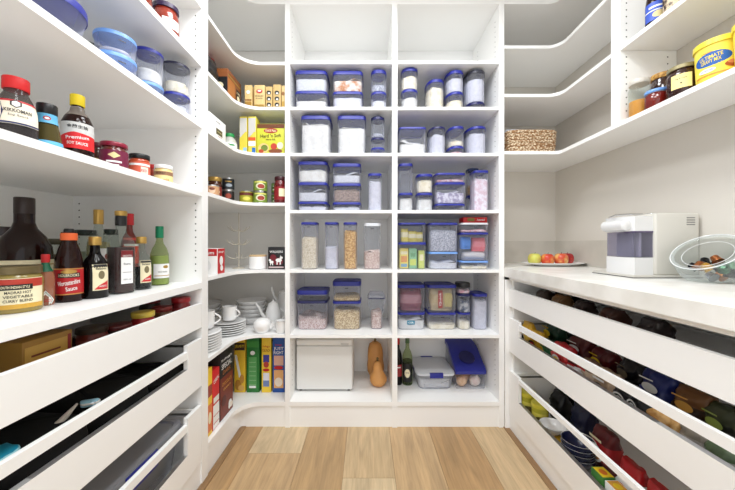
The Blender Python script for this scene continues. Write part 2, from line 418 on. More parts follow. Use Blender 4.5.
# right wall shelves
rs = thing('wall_shelving', 'white wall shelves with curved corner above the stone counter', 'shelving', (0, 0, 0))
def rcorner(R, ya): return [(.861, BACK-.002), (.861, D)] + arcpts(RS-R, D-R, R, 90, 0) + [(RS, ya), (RW-.002, ya), (RW-.002, BACK-.002)]
m = MB(); m.prism(rcorner(.03, YA), 1.708, 1.728, WHITE); m.build('shelf', rs)
for z in (2.085, 2.388, 2.665):
    m = MB(); m.prism(rcorner(.075, 1.529), z-.019, 2.709 if z > 2.6 else z, WHITE); m.build('shelf', rs)
    m = MB(); m.box(RS, RW-.002, YA, 1.471, z-.019, z, WHITE); m.build('shelf', rs)
m = MB(); m.box(RS, RW-.002, 1.473, 1.527, 1.729, 2.70, WHITE)
zz = [z for z in frange(1.78, 2.68, .032) if all(abs(z-s) > .03 for s in (2.08, 2.38))]
pegs(m, 'y', 1.4724, RS+.03, zz); pegs(m, 'y', 1.4724, RW-.045, zz)
m.build('side_panel', rs)
# ------------------------------------------------------------------ storage containers
def heap(mb, hx, hy, e, z0, z1, mat, amp=.006, n=28, tilt=0):
    prof = [(z0, hx*.97, hy*.97, e), (z1-.01, hx, hy, e)]
    mb.loft(prof, mat, n, True, False)
    rs = []
    for q in (1, .8, .55, .3, .08):
        pts = []
        for j in range(n):
            t = 2*PI*(j+.5)/n; ct, st = math.cos(t), math.sin(t)
            x = hx*q*math.copysign(abs(ct)**(2/e), ct); y = hy*q*math.copysign(abs(st)**(2/e), st)
            z = z1 - .01*(q == 1) + amp*noise.noise(Vector((x*22+hx*90, y*22, z1*7)))*2*(q < 1 or .9) + tilt*x/hx
            pts.append((x, y, z))
        rs.append(pts)
    mb.rings([[(p[0], p[1], p[2]) for p in r] for r in rs], mat, False, True)
CN = [0]
def container(x0, x1, zt, zb, Yf, depth, e, lid, cont, label, group, lidh=.016, body=None, mark=True, taper=.95, ang=0, name='storage_container', loc=None, w=None, cat='container'):
    """x0,x1 pixel columns of the body's front; zt/zb top of lid and base in metres"""
    body = body or TUB
    if loc is None:
        hx = (x1-x0)/2*Yf/F; cx = xx((x0+x1)/2, Yf); cy = Yf+depth/2
    else:
        hx = w/2; cx, cy = loc
    hy = depth/2; h = zt-zb-.001
    t = thing(name, label, cat, (cx, cy, zb+.0008), ang, group)
    hb = h-lidh*.6
    m = MB()
    m.loft([(0, hx*taper*.93, hy*taper*.93, e), (.003, hx*taper*.97, hy*taper*.97, e), (.012, hx*taper, hy*taper, e), (hb-.01, hx*.965, hy*.965, e), (hb-.008, hx*.985, hy*.985, e), (hb, hx*.985, hy*.985, e)], body, 36, True, False)
    m.build('body', t)
    m = MB()
    L = lidh
    m.loft([(h-L, hx*.992, hy*.992, e), (h-L, hx, hy, e), (h-.004, hx, hy, e), (h-.001, hx*.985, hy*.985, e), (h, hx*.96, hy*.96, e), (h, hx*.9, hy*.9, e), (h-.003, hx*.87, hy*.87, e), (h-.003, hx*.3, hy*.3, e)], lid, 36, False, True)
    m.build('lid', t)
    if cont:
        mat, frac, amp = cont[0], cont[1], (cont[2] if len(cont) > 2 else .006)
        m = MB(); heap(m, hx*taper*.975, hy*taper*.975, e, .004, max(.02, .004+(h-L-.004)*frac), mat, amp, tilt=(cont[3] if len(cont) > 3 else 0))
        m.build('contents', t)
    if mark:
        zc = h-L-.016
        fn = (lambda hx=hx, hy=hy: (lambda u, v, o: (u, -hy*.966*(max(0.0, 1-abs(u/(hx*.966))**e))**(1/e)-o-.0006, v)))()
        prints('logo', t, fn, [('r', -min(.011, hx*.22), zc-.002, min(.011, hx*.22), zc+.0025, C((70,72,84)))])
    return t
# far shelving: rows of (x0, x1, [y boundaries top->base], exponent, depth, Yf, [(lid, lidh, contents, label)...])
GB = 'blue lidded storage containers on the far shelves'
def stack(row, x0, x1, ys, e, depth, items, Yf=1.965, **kw):
    base = SH[row]
    zs = [zx(y, Yf) for y in ys]          # top of each, from the topmost down
    n = len(items)
    for i in range(n):
        zt = zs[i]; zb = zs[i+1] if i < n-1 else base
        lid, lidh, cont, label = items[i][:4]
        k = dict(kw)
        if len(items[i]) > 4: k.update(items[i][4])
        container(x0, x1, zt, zb, Yf, depth, e, lid, cont, label, GB, lidh, **k)
# left bay, topmost stocked row
stack(5, 294, 327, [70, 90.5], 7, .21, [(BLUE, .024, (SUGAR, .8, .012), 'rectangular tub of white granules, topmost shelf row, upper tub at the far left'),
                                    (BLUE, .018, (FLOUR, .62, .012, .02), 'squat tub heaped with white powder under the granule tub, topmost row')])
stack(5, 332, 363, [70.5, 91], 7, .2, [(BLUE, .024, (BISC, .72, .014, .018), 'clear tub of orange and white snacks, topmost row middle stack, upper'),
                                    (BLUE, .018, (LAV, .85, .004), 'frosted pale blue filled tub beneath the orange snack tub')])
stack(5, 371, 387, [69, 91], 2.4, .12, [(BLUE, .024, (GREYF, .4, .006), 'small rounded clear tub over its twin beside the bay divider, topmost row left bay'),
                                    (BLUE, .016, (SUGAR, .6, .006), 'small rounded tub half full of white crystals, lower of narrow pair, topmost row left bay')])
stack(4, 300, 330, [115], 7, .2, [(BLUE, .026, (FLOUR, .88, .02, .01), 'tall square canister of flour, second stocked row, left one')])
stack(4, 337, 366, [115], 7, .2, [(BLUE, .026, (FLOUR, .78, .004), 'tall square canister of level white flour right of its heaped twin')])
stack(4, 371, 385, [116, 137, 147], 2, .095, [(NAVY, .02, (GREYF, .2, .003), 'tall round clear jar with dark blue lid topping the small tub pile'),
                                    (NAVY, .014, None, 'tiny round tub in the middle of the narrow three tub pile, second row'),
                                    (BLUE, .012, None, 'tiny round tub at the base of the narrow three tub pile, second row')])
stack(3, 297, 327, [161, 182, 201.5], 7, .2, [(BLUE, .022, (FLOUR, .72, .004), 'tub of smooth white flour, top of left three tub pile, third row'),
                                    (BLUE, .018, (SUGAR, .62, .012, .018), 'tub of sloping sparkling white sugar, middle of left three tub pile'),
                                    (BLUE, .015, (LAV, .8, .003), 'shallow tub at the base of left three tub pile, third row')])
stack(3, 332, 361, [163, 183, 202], 7, .2, [(BLUE, .022, (SUGAR, .55, .01, .014), 'tub of white sugar, top of the middle three tub pile, third row'),
                                    (BLUE, .018, (speck('brown_seed', (120,100,92), (170,148,136), 120), .8, .005), 'tub of brown grain in the middle of three tub pile, third row'),
                                    (BLUE, .015, (SUGAR, .7, .003), 'shallow tub of white crystals at the base of the brown grain pile')])
stack(3, 368, 382, [173], 3, .1, [(BLUE, .016, (LAV, .85, .004), 'slim tall frosted container standing alone right of the third row piles')])
stack(2, 300, 317, [222], 4, .12, [(BLUE, .015, (RICE, .72, .004), 'tall slim container of white rice, leftmost in the fourth row')])
stack(2, 324, 338, [222], 4, .12, [(BLUE, .015, (LAV, .5, .004), 'tall slim pale container between rice and pasta containers')])
stack(2, 343, 357, [222], 4, .12, [(BLUE, .015, (PASTA, .86, .005), 'tall slim container full of golden pasta')])
stack(2, 363.5, 381, [223], 4, .12, [(CLID, .02, (PINKR, .42, .012), 'tall clear lidded container of pinkish grain at the right of the pasta', dict(body=TUB2))])
stack(1, 296, 327, [290.5, 301], 7, .2, [(BLUE, .028, None, 'shallow empty tub with bright blue lid on a dark rimmed bin', dict(mark=True)),
                                    (NAVY, .016, (PINKR, .45, .02), 'square bin with dark purple blue rim at the left of the fifth row')], Yf=2.05)
stack(1, 332, 361, [281.5, 301.5], 7, .2, [(BLUE, .03, (OATS, .3, .006), 'upper square tub with a little pasta shells, fifth row'),
                                    (BLUE, .016, (OATS, .72, .006), 'lower square bin mostly full of pasta shells, fifth row')], Yf=2.05)
# right bay
stack(5, 402, 419, [67, 88.5], 2.4, .13, [(BLUE, .022, (CREAM, .75, .008), 'small rounded tub of cream flakes, upper, at left of the right bay topmost row'),
                                    (BLUE, .018, (FLOUR, .7, .01), 'small rounded tub of white powder under the cream flakes tub')])
stack(5, 428, 446.5, [78.5], 2.4, .2, [(BLUE, .02, (CREAM, .85, .008), 'single oval container of cream grain, topmost row right bay')])
stack(5, 448, 466.5, [69.5, 91], 2.4, .2, [(BLUE, .022, (LAV, .82, .006), 'oval container of pale powder, upper of the pair beside the dark lidded one'),
                                    (BLUE, .018, (CREAM, .7, .01, .01), 'oval container of cream flakes under the pale powder one')])
stack(5, 468, 489, [69, 101], 2.4, .24, [(pm('lid_charcoal', (48,50,62), .4), .022, (LAV, .85, .006), 'wide oval container with a charcoal lid, right end of the topmost row'),
                                    (NAVY, .018, (FLOUR, .5, .004), 'low oval container under the charcoal lidded one')])
stack(4, 399, 427, [126.5], 7, .19, [(BLUE, .014, (FLOUR, .45, .02, -.03), 'wide tub part filled with white powder at left, second row right bay')])
stack(4, 430.5, 448, [126], 2.4, .2, [(NAVY, .014, (LAV, .8, .006), 'oval container with navy lid and pale powder, second row right bay')])
stack(4, 450, 467, [125.5, 145.5], 2.4, .2, [(BLUE, .018, (CREAM, .35, .006), 'oval tub with cream powder, upper of stacked pair, second row right bay'),
                                    (BLUE, .016, (PINK, .6, .004), 'low oval tub with a pink tint under the cream powder tub')])
stack(4, 469.5, 490, [125.5], 2.4, .24, [(BLUE, .018, (LAV, .88, .006), 'widest oval container of pale powder, right end of second row')])
stack(3, 399, 413.5, [163, 192.5], 4, .13, [(BLUE, .018, None, 'narrow empty looking tall tub above its half filled twin, third row right bay'),
                                    (BLUE, .016, (FLOUR, .8, .004), 'narrow tub of white powder at the left end of third row right bay')])
stack(3, 417.5, 434, [173.5, 192.5], 3, .14, [(BLUE, .018, (CREAM, .8, .006), 'small tub of cream crackers, upper, second stack of the third row'),
                                    (BLUE, .016, (FLOUR, .75, .004), 'small tub of white powder below the cream cracker tub')])
stack(3, 436, 466.5, [172.5, 182, 203.5], 7, .2, [(BLUE, .014, (PINK, .5, .004), 'shallow wide tub with pink sweets on top of the wide pile'),
                                    (BLUE, .015, (speck('mixed_packets', (150,140,170), (226,222,232), 50), .62, .012), 'deep wide tub of grey white packets in the middle of the wide pile'),
                                    (BLUE, .012, None, 'low wide tub at the base of the wide pile, third row')])
stack(3, 474.5, 489.5, [170], 5, .12, [(BLUE, .016, (speck('pink_sticks', (226,196,206), (240,232,238), 45), .85, .006), 'tall container with pink sticks at the right of third row')])
stack(3, 468.5, 480, [168, 195], 3, .09, [(pm('lid_teal_navy', (30,50,96), .4), .016, (PASTA, .4, .004), 'dark lidded tub of amber grain behind the tall pink container'),
                                    (BLUE, .014, (LAV, .5, .004), 'narrow tub with blue lid under the amber grain tub')], Yf=2.11)
stack(2, 398.5, 427, [222.5, 242.3], 7, .2, [(BLUE, .012, None, 'clear tub of yellow sachets, upper left, fourth row right bay', dict(mark=False, body=TUB2)),
                                    (BLUE, .014, None, 'clear bin of yellow green packets, lower left, fourth row right bay', dict(mark=False, body=TUB2))])
stack(2, 429.5, 459, [222.5, 252], 7, .2, [(BLUE, .014, (GREYF, .8, .003), 'large grey filled tub with bright blue lid in the middle of fourth row'),
                                    (LBLUE, .012, (SUGAR, .5, .01), 'tub with light blue lid below the large grey one')])
stack(2, 461, 490, [222.6, 232.5, 261], 7, .2, [(CLID, .012, (PINK, .3, .004), 'shallow tub with white lid under the flat red box', dict(body=TUB2)),
                                    (BLUE, .012, None, 'deep clear tub of blue and pink packets, fourth row', dict(mark=False, body=TUB2)),
                                    (LBLUE, .010, (CREAM, .6, .004), 'shallow tub with light blue lid at the base under the colourful packet tub')])
stack(1, 397.5, 426, [285, 313], 7, .2, [(BLUE, .02, None, 'clear tub with a maroon and white packet, upper left, fifth row right bay', dict(body=TUB2)),
                                    (BLUE, .012, (FLOUR, .7, .016), 'tub of white packets with a teal sticker, lower left, fifth row right bay', dict(mark=False))], Yf=2.05)
stack(1, 428, 457.5, [285, 313], 7, .2, [(BLUE, .02, None, 'clear tub holding an oats bag, upper middle, fifth row right bay', dict(body=TUB2, mark=False)),
                                    (BLUE, .012, (CREAM, .4, .006), 'tub of pale flour in the lower middle of fifth row right bay')], Yf=2.05)
stack(1, 459, 472, [283.5, 294, 313], 3, .13, [(BLACKP, .028, (PINK, .6, .003), 'tiny low tub with a black lid on top of the narrow pile'),
                                    (NAVY, .016, (speck('dark_packet', (40,60,90), (190,190,190), 30), .8, .004), 'narrow tub of dark teal packets under the black lidded one'),
                                    (BLUE, .012, (CREAM, .55, .01), 'narrow tub of cream powder at the base of the narrow pile')], Yf=2.05)
stack(1, 474, 489, [294], 4, .16, [(BLUE, .018, (LAV, .9, .006), 'tall narrow tub of lavender white powder, right end of fifth row')], Yf=2.05)
# ------------------------------------------------------------------ packets, bags and boxes
def pouch(name, label, cat, loc, w, d, h, mats, rz=0, group=None, amp=.12, lay=0, pr=None, prm='f', seed=0):
    """crumpled bag: pillow with pinched sealed top; mats = (body, second colour band)"""
    mb = MB(); n, R = 44, 18; rs = []
    for i in range(R+1):
        v = i/R; th = (math.sin(PI*min(1, max(0, v*.86+.10)))**.5)
        pts = []
        for j in range(n):
            t = 2*PI*(j+.5)/n; ct, st = math.cos(t), math.sin(t); e = 3.2
            hx = w/2*(.93+.07*math.sin(PI*v)); hy = d/2*th if v > .05 else d/2*.75
            x = hx*math.copysign(abs(ct)**(2/e), ct); y = hy*math.copysign(abs(st)**(2/e), st)
            k = noise.noise(Vector((x*30+seed*3.1, y*30, v*h*30+seed)))*amp + abs(noise.noise(Vector((x*75+seed*1.7, y*75, v*h*60+seed))))*amp*.9 - amp*.3
            pts.append((x*(1+k*.35), y*(1+k), v*h*(1+.1*k)))
        rs.append(pts)
    if lay: rs = [[(p[0], p[2]-h/2, -p[1]+d/2*1.02) for p in r] for r in rs]
    cut = [0, 6, 13, R]
    for q in range(3): mb.rings(rs[cut[q]:cut[q+1]+1], mats[q % len(mats)], q == 0, q == 2)
    o = mb.build(name, None, loc, smooth=60); o.rotation_euler = (0, 0, rz)
    return tag(o, label, cat, group)
def carton(name, label, cat, cx, cy, z, w, d, h, mat, face='f', items=(), rz=0, group=None, bev=.0015, items2=None, face2=None):
    t = thing(name, label, cat, (cx, cy, z+.0006), rz, group)
    m = MB(); m.box(-w/2, w/2, -d/2, d/2, 0, h, mat, bev)
    m.box(-w/2+.002, w/2-.002, -.0008, .0008, h, h+.0006, mat)
    m.build('carton', t)
    if items: prints('printing', t, flat(face, d/2 if face == 'f' else (w/2 if face in 'rl' else h)), items)
    if items2: prints('printing', t, flat(face2, d/2 if face2 == 'f' else (w/2 if face2 in 'rl' else h)), items2)
    return t
# packets inside the clear tubs
z = SH[2]
YP = C((232,214,110)); YG = C((206,214,110)); PG = C((140,190,150))
zt = zx(242.3, 1.965)
for i, (px, w, ry) in enumerate([(405, .05, .15), (413, .06, -.2), (420, .05, .1)]):
    pouch('sachet', ['yellow sachet at the left inside upper yellow tub', 'yellow sachet in the middle of the upper yellow tub', 'yellow sachet at the right inside upper yellow tub'][i], 'sachet',
          (xx(px, 2.0), 2.03+.01*i, zt+.005), w, .05, [.085, .07, .065][i], (YP, CR_), ry, 'yellow sachets in the upper tub', seed=i)
carton('packet', 'yellow packet with orange picture in the lower yellow bin', 'packet', xx(404, 2.0), 2.04, z+.003, .055, .08, .13, YP, 'f',
       [('r', -.02, .04, .02, .08, C((220,150,90))), ('r', -.022, .09, .022, .11, CR_), ('r', -.02, .01, .02, .03, C((120,160,190)))])
carton('packet', 'green printed packet in the middle of lower yellow bin', 'packet', xx(413, 2.0), 2.04, z+.003, .05, .08, .13, PG, 'f',
       [('r', -.02, .02, .02, .06, YG), ('r', -.015, .075, .015, .1, C((110,160,120)))])
carton('packet', 'plain lime yellow packet at the right of lower yellow bin', 'packet', xx(421.5, 2.0), 2.04, z+.003, .038, .08, .115, YG, 'f', [('r', -.012, .05, .012, .09, CR_)])
zt = zx(261, 1.965)
pouch('packet', 'bright blue packet in the colourful packet tub', 'packet', (xx(466.5, 2.0), 2.03, zt+.075), .07, .06, .08, (C((70,130,210)),), .1, seed=3)
pouch('packet', 'coral pink packet in the colourful packet tub', 'packet', (xx(480, 2.0), 2.04, zt+.06), .09, .06, .09, (C((222,110,120)), C((226,130,140))), -.1, seed=4)
pouch('packet', 'white packet lying at the bottom of colourful tub', 'packet', (xx(475, 2.0), 2.05, zt+.004), .15, .1, .055, (C((200,196,196)),), 0, seed=5)
zt = zx(313, 2.05)
pouch('packet', 'maroon packet with white oval inside the upper left clear tub', 'packet', (xx(411, 2.1), 2.14, zt+.005), .15, .1, .15, (C((150,90,104)), C((176,128,138))), 0, seed=6)
t = pouch('oats_bag', 'cream bag with red band lettered quick oats inside clear tub', 'bag', (xx(442, 2.1), 2.14, zt+.005), .16, .1, .155, (C((214,196,160)), C((206,186,146))), 0, seed=7)
prints('printing', t, flat('f', .056), [('r', -.03, .02, .0, .14, C((176,60,56))), ('t', -.015, .08, .09, .016, 'Quick', W_, PI/2), ('r', .012, .03, .06, .12, C((196,180,120)))])
# teal sticker and red box
t = carton('flat_box', 'flat red box lying on the white lidded tub', 'box', xx(476, 1.99), 2.05, zx(222.6, 1.965)+.001, .155, .09, .036, R_, 'f',
       [('r', -.05, .010, -.005, .03, C((120,110,40))), ('t', .035, .02, .05, .012, 'Assorted', W_)])
# sticker
tk = [o for o in bpy.data.objects if o.get('label', '').startswith('tub of white packets with a teal')][0]
prints('sticker', tk, flat('f', .0985), [('r', -.03, .035, .02, .062, C((20,120,150))), ('t', -.005, .048, .036, .012, 'CSR', W_)], 'teal sticker')
# pouring jug with tapered base, fifth row left bay
t = thing('pouring_container', 'waisted clear plastic pourer with handle cut sides in the fifth row', 'container', (xx(376.5, 2.07), 2.12, SH[1]+.001), 0)
m = MB(); hx = 8.5*2.07/F
m.loft([(0, hx*.6, .05, 4), (.004, hx*.66, .055, 4), (.10, hx*.72, .06, 4), (.135, hx*.9, .075, 4), (.165, hx, .08, 4), (.215, hx, .08, 4)], TUB2, 32, True, False); m.build('body', t)
m = MB(); m.loft([(.205, hx*1.04, .084, 4), (.217, hx*1.04, .084, 4), (.224, hx*.98, .08, 4)], TUB, 32, False, False); m.loft([(.222, hx*.98, .08, 4), (.242, hx*.8, .05, 4), (.244, hx*.5, .03, 4)], TUB, 32, False, True); m.build('lid', t)
m = MB(); m.loft([(.206, hx*1.06, .086, 4), (.212, hx*1.06, .086, 4)], NAVY, 32, False, False); m.build('seal', t)
m = MB(); heap(m, hx*.62, .05, 4, .004, .12, PINKR, .01); m.build('contents', t)
# ------------------------------------------------------------------ bottom row of the far unit
zb = SH[0]; Yb = 2.067
hx = 28.3*Yb/F; bh = zx(340, Yb)-zb
t = thing('bread_maker', 'white boxy bread maker on the bottom shelf of left bay', 'appliance', (xx(324.3, Yb), Yb+.14, zb+.001))
BM = pm('appliance_white', (226, 226, 224), .35)
m = MB(); m.box(-hx, hx, -.14, .14, .012, bh-.042, BM, .014); m.build('body', t)
m = MB(); m.box(-hx, hx, -.142, .14, bh-.040, bh, BM, .014); m.box(hx*.58, hx*.86, -.1445, -.13, bh-.038, bh-.02, C((200,200,200)), .002); m.build('lid', t)
for sx in (-1, 1):
    for sy in (-1, 1):
        m = MB(); m.lathe([(.010, 0), (.011, .014)], BLACKP, 12, c=(sx*hx*.86, sy*.11)); m.build('foot', t)
def squash(label, x, Y, w, h, zbase, lean, nk):
    t = thing('butternut_pumpkin', label, 'vegetable', (xx(x, Y), Y, zbase+.001)); t['group'] = 'butternut pumpkins on the bottom shelf'
    m = MB(); P = [(0, .35), (.06, .72), (.2, .98), (.34, 1.0), (.5, .55+.45*nk-.06), (.62, nk), (.8, nk*.92), (.93, nk*.75), (1, nk*.35)]
    skin = pm('pumpkin_skin', (206, 148, 84), .5, bump=.15, bscale=20, var=.12, vscale=12)
    rs = []
    for v, r in P:
        rs.append([(w/2*r*math.cos(2*PI*j/24)*(1+.03*math.cos(5*2*PI*j/24)) + lean*v, w/2*r*math.sin(2*PI*j/24)*(1+.03*math.cos(5*2*PI*j/24)), v*h) for j in range(24)])
    m.rings(rs, skin); m.build('flesh', t, smooth=70)
    m = MB(); m.tube([(lean, 0, h-.004), (lean*1.05, 0, h+.01), (lean*1.1+.004, 0, h+.02)], [.012, .008, .010], pm('pumpkin_stem', (130, 110, 70), .8), 8); m.build('stem', t)
squash('upright long necked butternut pumpkin at the back of the bottom shelf', 375.5, 2.30, .125, .262, zb, -.004, .92)
squash('shorter butternut pumpkin leaning in front of the taller one', 378.5, 2.16, .12, .172, zb, -.008, .55)
# dark wine style bottles at the left of the right bay
EOFM = None
# ------------------------------------------------------------------ bottles and jars
def interp(P, z):
    for (r0, z0), (r1, z1) in zip(P, P[1:]):
        if z0 <= z <= z1 and z1 > z0: return r0+(r1-r0)*(z-z0)/(z1-z0)
    return P[-1][0]
SHAPES = {
 'sauce': [(.9,0),(1,.02),(1,.5),(.96,.58),(.8,.66),(.5,.74),(.38,.8),(.36,.97)],
 'wine': [(.92,0),(1,.02),(1,.52),(.93,.6),(.7,.68),(.42,.74),(.36,.8),(.35,.98)],
 'round': [(.92,0),(1,.02),(1,.42),(.95,.52),(.75,.62),(.45,.7),(.36,.76),(.35,.98)],
 'flask': [(.94,0),(1,.02),(1,.55),(.97,.6),(.8,.66),(.5,.72),(.44,.76),(.42,.98)],
 'cone': [(.95,0),(1,.02),(.97,.2),(.8,.45),(.62,.68),(.6,.96)],
 'jar': [(.92,0),(1,.05),(1,.68),(.93,.76),(.86,.8),(.86,.93)],
 'fat': [(.9,0),(1,.05),(1,.45),(.9,.6),(.72,.72),(.55,.8),(.52,.95)],
 'soy': [(.9,0),(1,.03),(1,.42),(.94,.52),(.75,.68),(.55,.78),(.52,.95)],
 'tub': [(.88,0),(.9,.02),(1,.9)],
}
def vessel(name, label, cat, loc, r, h, shape, body, cap=None, cont=None, lab=None, e=2, group=None, th=None, bands=None, neck=None, rz=None):
    """cap=(r fraction, z0, z1, material); cont=(material, level); lab=(z0,z1,half angle,base material,[items in metres about label centre])"""
    x, y, z = loc
    t = thing(name, label, cat, (x, y, z+.0006), 0, group)
    if th is None: th = math.atan2(-y, -x)
    if e != 2: t.rotation_euler = (0, 0, th+PI/2 if rz is None else rz); th = -PI/2
    P = [(a*r, b*h) for a, b in SHAPES[shape]]
    m = MB(); m.loft([(zz, q, q, e if q > r*.6 else 2) for q, zz in P], body, 32); m.build('body', t, smooth=50)
    if cont:
        lv = cont[1]*h; pc = [(max(.002, q-.0022), max(zz, .003)) for q, zz in P if zz < lv]
        pc.append((interp(P, lv)-.0022, lv))
        m = MB(); m.loft([(zz, q, q, e if q > r*.6 else 2) for q, zz in pc], cont[0], 32); m.build('contents', t, smooth=50)
    if cap:
        a, z0, z1, cm = cap[:4]
        m = MB(); q = a*r
        if len(cap) > 4:       # ribbed
            rs = []
            for zz, k in ((z0*h, 1), (z1*h-.002, 1), (z1*h, .94)):
                rs.append([((q*k+(.0008 if j % 2 else 0))*math.cos(2*PI*j/48), (q*k+(.0008 if j % 2 else 0))*math.sin(2*PI*j/48), zz) for j in range(48)])
            m.rings(rs, cm)
        else:
            m.lathe([(q*.98, z0*h), (q, z0*h+.001), (q, z1*h-.0025), (q*.96, z1*h-.0006), (q*.9, z1*h)], cm, 32)
        m.build('lid' if shape in ('jar', 'tub') else 'cap', t)
    fn = cyl(lambda v: interp(P, v)+.0002, th) if e == 2 else flat('f', r)
    if neck:
        m = MB(); z0, z1, nm = neck; m.loft([(z0*h, interp(P, z0*h)+.0007, interp(P, z0*h)+.0007, 2), ((z0+z1)/2*h, interp(P, (z0+z1)/2*h)+.0007, interp(P, (z0+z1)/2*h)+.0007, 2), (z1*h, interp(P, z1*h)+.0007, interp(P, z1*h)+.0007, 2)], nm, 32, False, False); m.build('neck_band', t)
    if lab:
        for L in (lab if isinstance(lab[0], (tuple, list)) else [lab]):
            z0, z1, ha, lm, its = L
            zc = (z0+z1)/2*h; W = ha*r if e == 2 else min(ha*r, r*.93)
            items = [('r', -W, z0*h, W, z1*h, lm)]
            for it in its:
                it = list(it)
                if it[0] == 'r': it[2] += zc; it[4] += zc
                elif it[0] in 'et': it[2] += zc
                elif it[0] == 'p': it[1] = [(a, b+zc) for a, b in it[1]]
                items.append(tuple(it))
            prints('label', t, fn, items)
    return t
def at(xpx, X): Y = F*X/(xpx-VX); return X, Y
BEN = .965; S1 = 1.397; S2 = 1.72; S3 = 2.013
GS = 'sauce and vinegar bottles on the left bench shelf'
def bl(xb, yb, zf=BEN):
    Y = (H-zf)*F/(yb-VY); return xx(xb, Y), Y, zf
# bench shelf, front row
X, Y, Z = bl(15, 311)
vessel('spice_jar', 'large curry blend jar with gold lid and red banded label on the bench shelf', 'jar', (X, Y, Z), .055, .128, 'jar', pm('curry_powder_jar', (150,132,70), .2), (.97,.80,.97,pm('lid_khaki', (112,98,66), .35, metal=.5)), None,
       (.10,.72,1.15,CR_,[('r',-.063,.016,.063,.038,C((178,52,36))),('r',-.063,-.040,.063,-.028,C((206,160,60))),('r',-.034,.010,.034,.024,K_),('t',0,.017,.056,.007,'SOUTH INDIAN STYLE',CR_),('t',.006,.003,.05,.007,'MADRAS HOT',K_),('t',.006,-.008,.056,.007,'VEGETABLE',K_),('t',.006,-.019,.056,.007,'CURRY BLEND',K_)]))
X, Y, Z = bl(45.5, 305)
vessel('hot_sauce_bottle', 'small hot sauce bottle with red cap, green neck and white diamond label', 'bottle', (X, Y, Z), .0205, .152, 'sauce', pm('hot_sauce', (150,92,66), .15, coat=.4), (.48,.84,1,R_), None,
       (.1,.101,.2,W_,[('p',[(-.021,-.0),(0,-.03),(.021,0),(0,.03)],W_),('p',[(-.018,-.0),(0,-.026),(.018,0),(0,.026)],G_),('p',[(-.0165,-.0),(0,-.0245),(.0165,0),(0,.0245)],W_),('t',0,.0,.028,.008,'TABASCO',R_)]), neck=(.66,.84,C((20,96,66))))
X, Y, Z = bl(69, 301)
vessel('sauce_bottle', 'dark Worcestershire sauce bottle with orange cap and red curved label', 'bottle', (X, Y, Z), .036, .232, 'fat', BROWNG, (.58,.84,.94,C((232,104,48))), None,
       (.10,.46,1.25,C((178,22,30)),[('r',-.045,.038,.045,.041,GOLD),('r',-.045,-.041,.045,-.038,GOLD),('r',-.028,.012,.028,.027,K_),('t',0,.0195,.05,.009,'HOLBROOKS',CR_),('t',0,-.003,.056,.015,'Worcestershire',W_,.15),('t',.006,-.022,.028,.013,'Sauce',W_,.15),('e',0,.031,.02,.006,GOLD)])).children
kk = [o for o in bpy.data.objects if o.get('label','').startswith('dark Worcestershire')][0]
m = MB(); m.lathe([(.013, .216), (.013, .228), (.011, .232)], BLACKP, 24); m.build('nozzle', kk)
X, Y, Z = bl(95, 297.5)
vb = (.13,.55,.62,CR_,[('r',-.02,.036,.02,.043,K_),('t',0,.03,.03,.008,'Balsamic',K_),('e',0,.008,.009,.014,C((120,110,80))),('p',[(-.02,-.04),(.02,-.04),(.02,-.012),(-.006,-.026)],C((196,40,44))),('t',.004,-.03,.022,.006,'ACETO',W_)])
vessel('vinegar_bottle', 'black balsamic bottle with gold cap and cream label, second from Worcestershire bottle', 'bottle', (X, Y, Z), .038, .208, 'round', BLACKG, (.46,.86,1,GOLD), None, vb, th=math.atan2(-Y, -X)+.45)
X, Y, Z = bl(121, 293)
vessel('vinegar_bottle', 'tall square dark red bottle with black and gold top and white label', 'bottle', (X, Y, Z), .036, .306, 'flask', GLASS, (.5,.82,.94,BLACKP), (pm('red_vinegar', (52,12,12), .15, spec=.3), .56),
       (.12,.52,.55,W_,[('r',-.0198,.036,.0198,.061,C((120,30,36))),('t',0,.041,.03,.007,'VINCOTTO',W_),('t',0,.012,.022,.008,'Riserva',C((110,110,120))),('r',-.015,-.02,.015,-.018,C((170,170,176))),('t',0,-.045,.026,.005,'250 ml',C((110,110,120)))]), e=5, rz=math.atan2(-Y, -X)+PI/2+.5)
kk = [o for o in bpy.data.objects if o.get('label','').startswith('tall square dark red')][0]
m = MB(); m.lathe([(.019, .288), (.019, .304), (.017, .306)], GOLD, 24); m.build('gold_band', kk)
X, Y, Z = bl(141.5, 289)
vessel('vinegar_bottle', 'clear shouldered balsamic bottle with pale gold cap, left of the green capped bottle', 'bottle', (X, Y, Z), .035, .212, 'round', GLASS, (.5,.87,1,GOLD), (BLACKG, .44), vb, th=math.atan2(-Y, -X)+.5)
X, Y, Z = bl(159.5, 284.6)
vessel('wine_bottle', 'white wine vinegar bottle with green foil top at the right end of bench shelf', 'bottle', (X, Y, Z), .037, .262, 'round', GREENG, (.42,.80,1,C((0,128,88))), (pm('white_vinegar', (176,186,126), .2, coat=.3), .5),
       (.12,.36,1.0,W_,[('e',.012,.018,.012,.007,GOLD),('t',0,-.004,.04,.006,'WINE VINEGAR',C((110,110,90))),('r',-.034,-.022,.034,-.019,GOLD)]), th=math.atan2(-Y, -X)+.35)
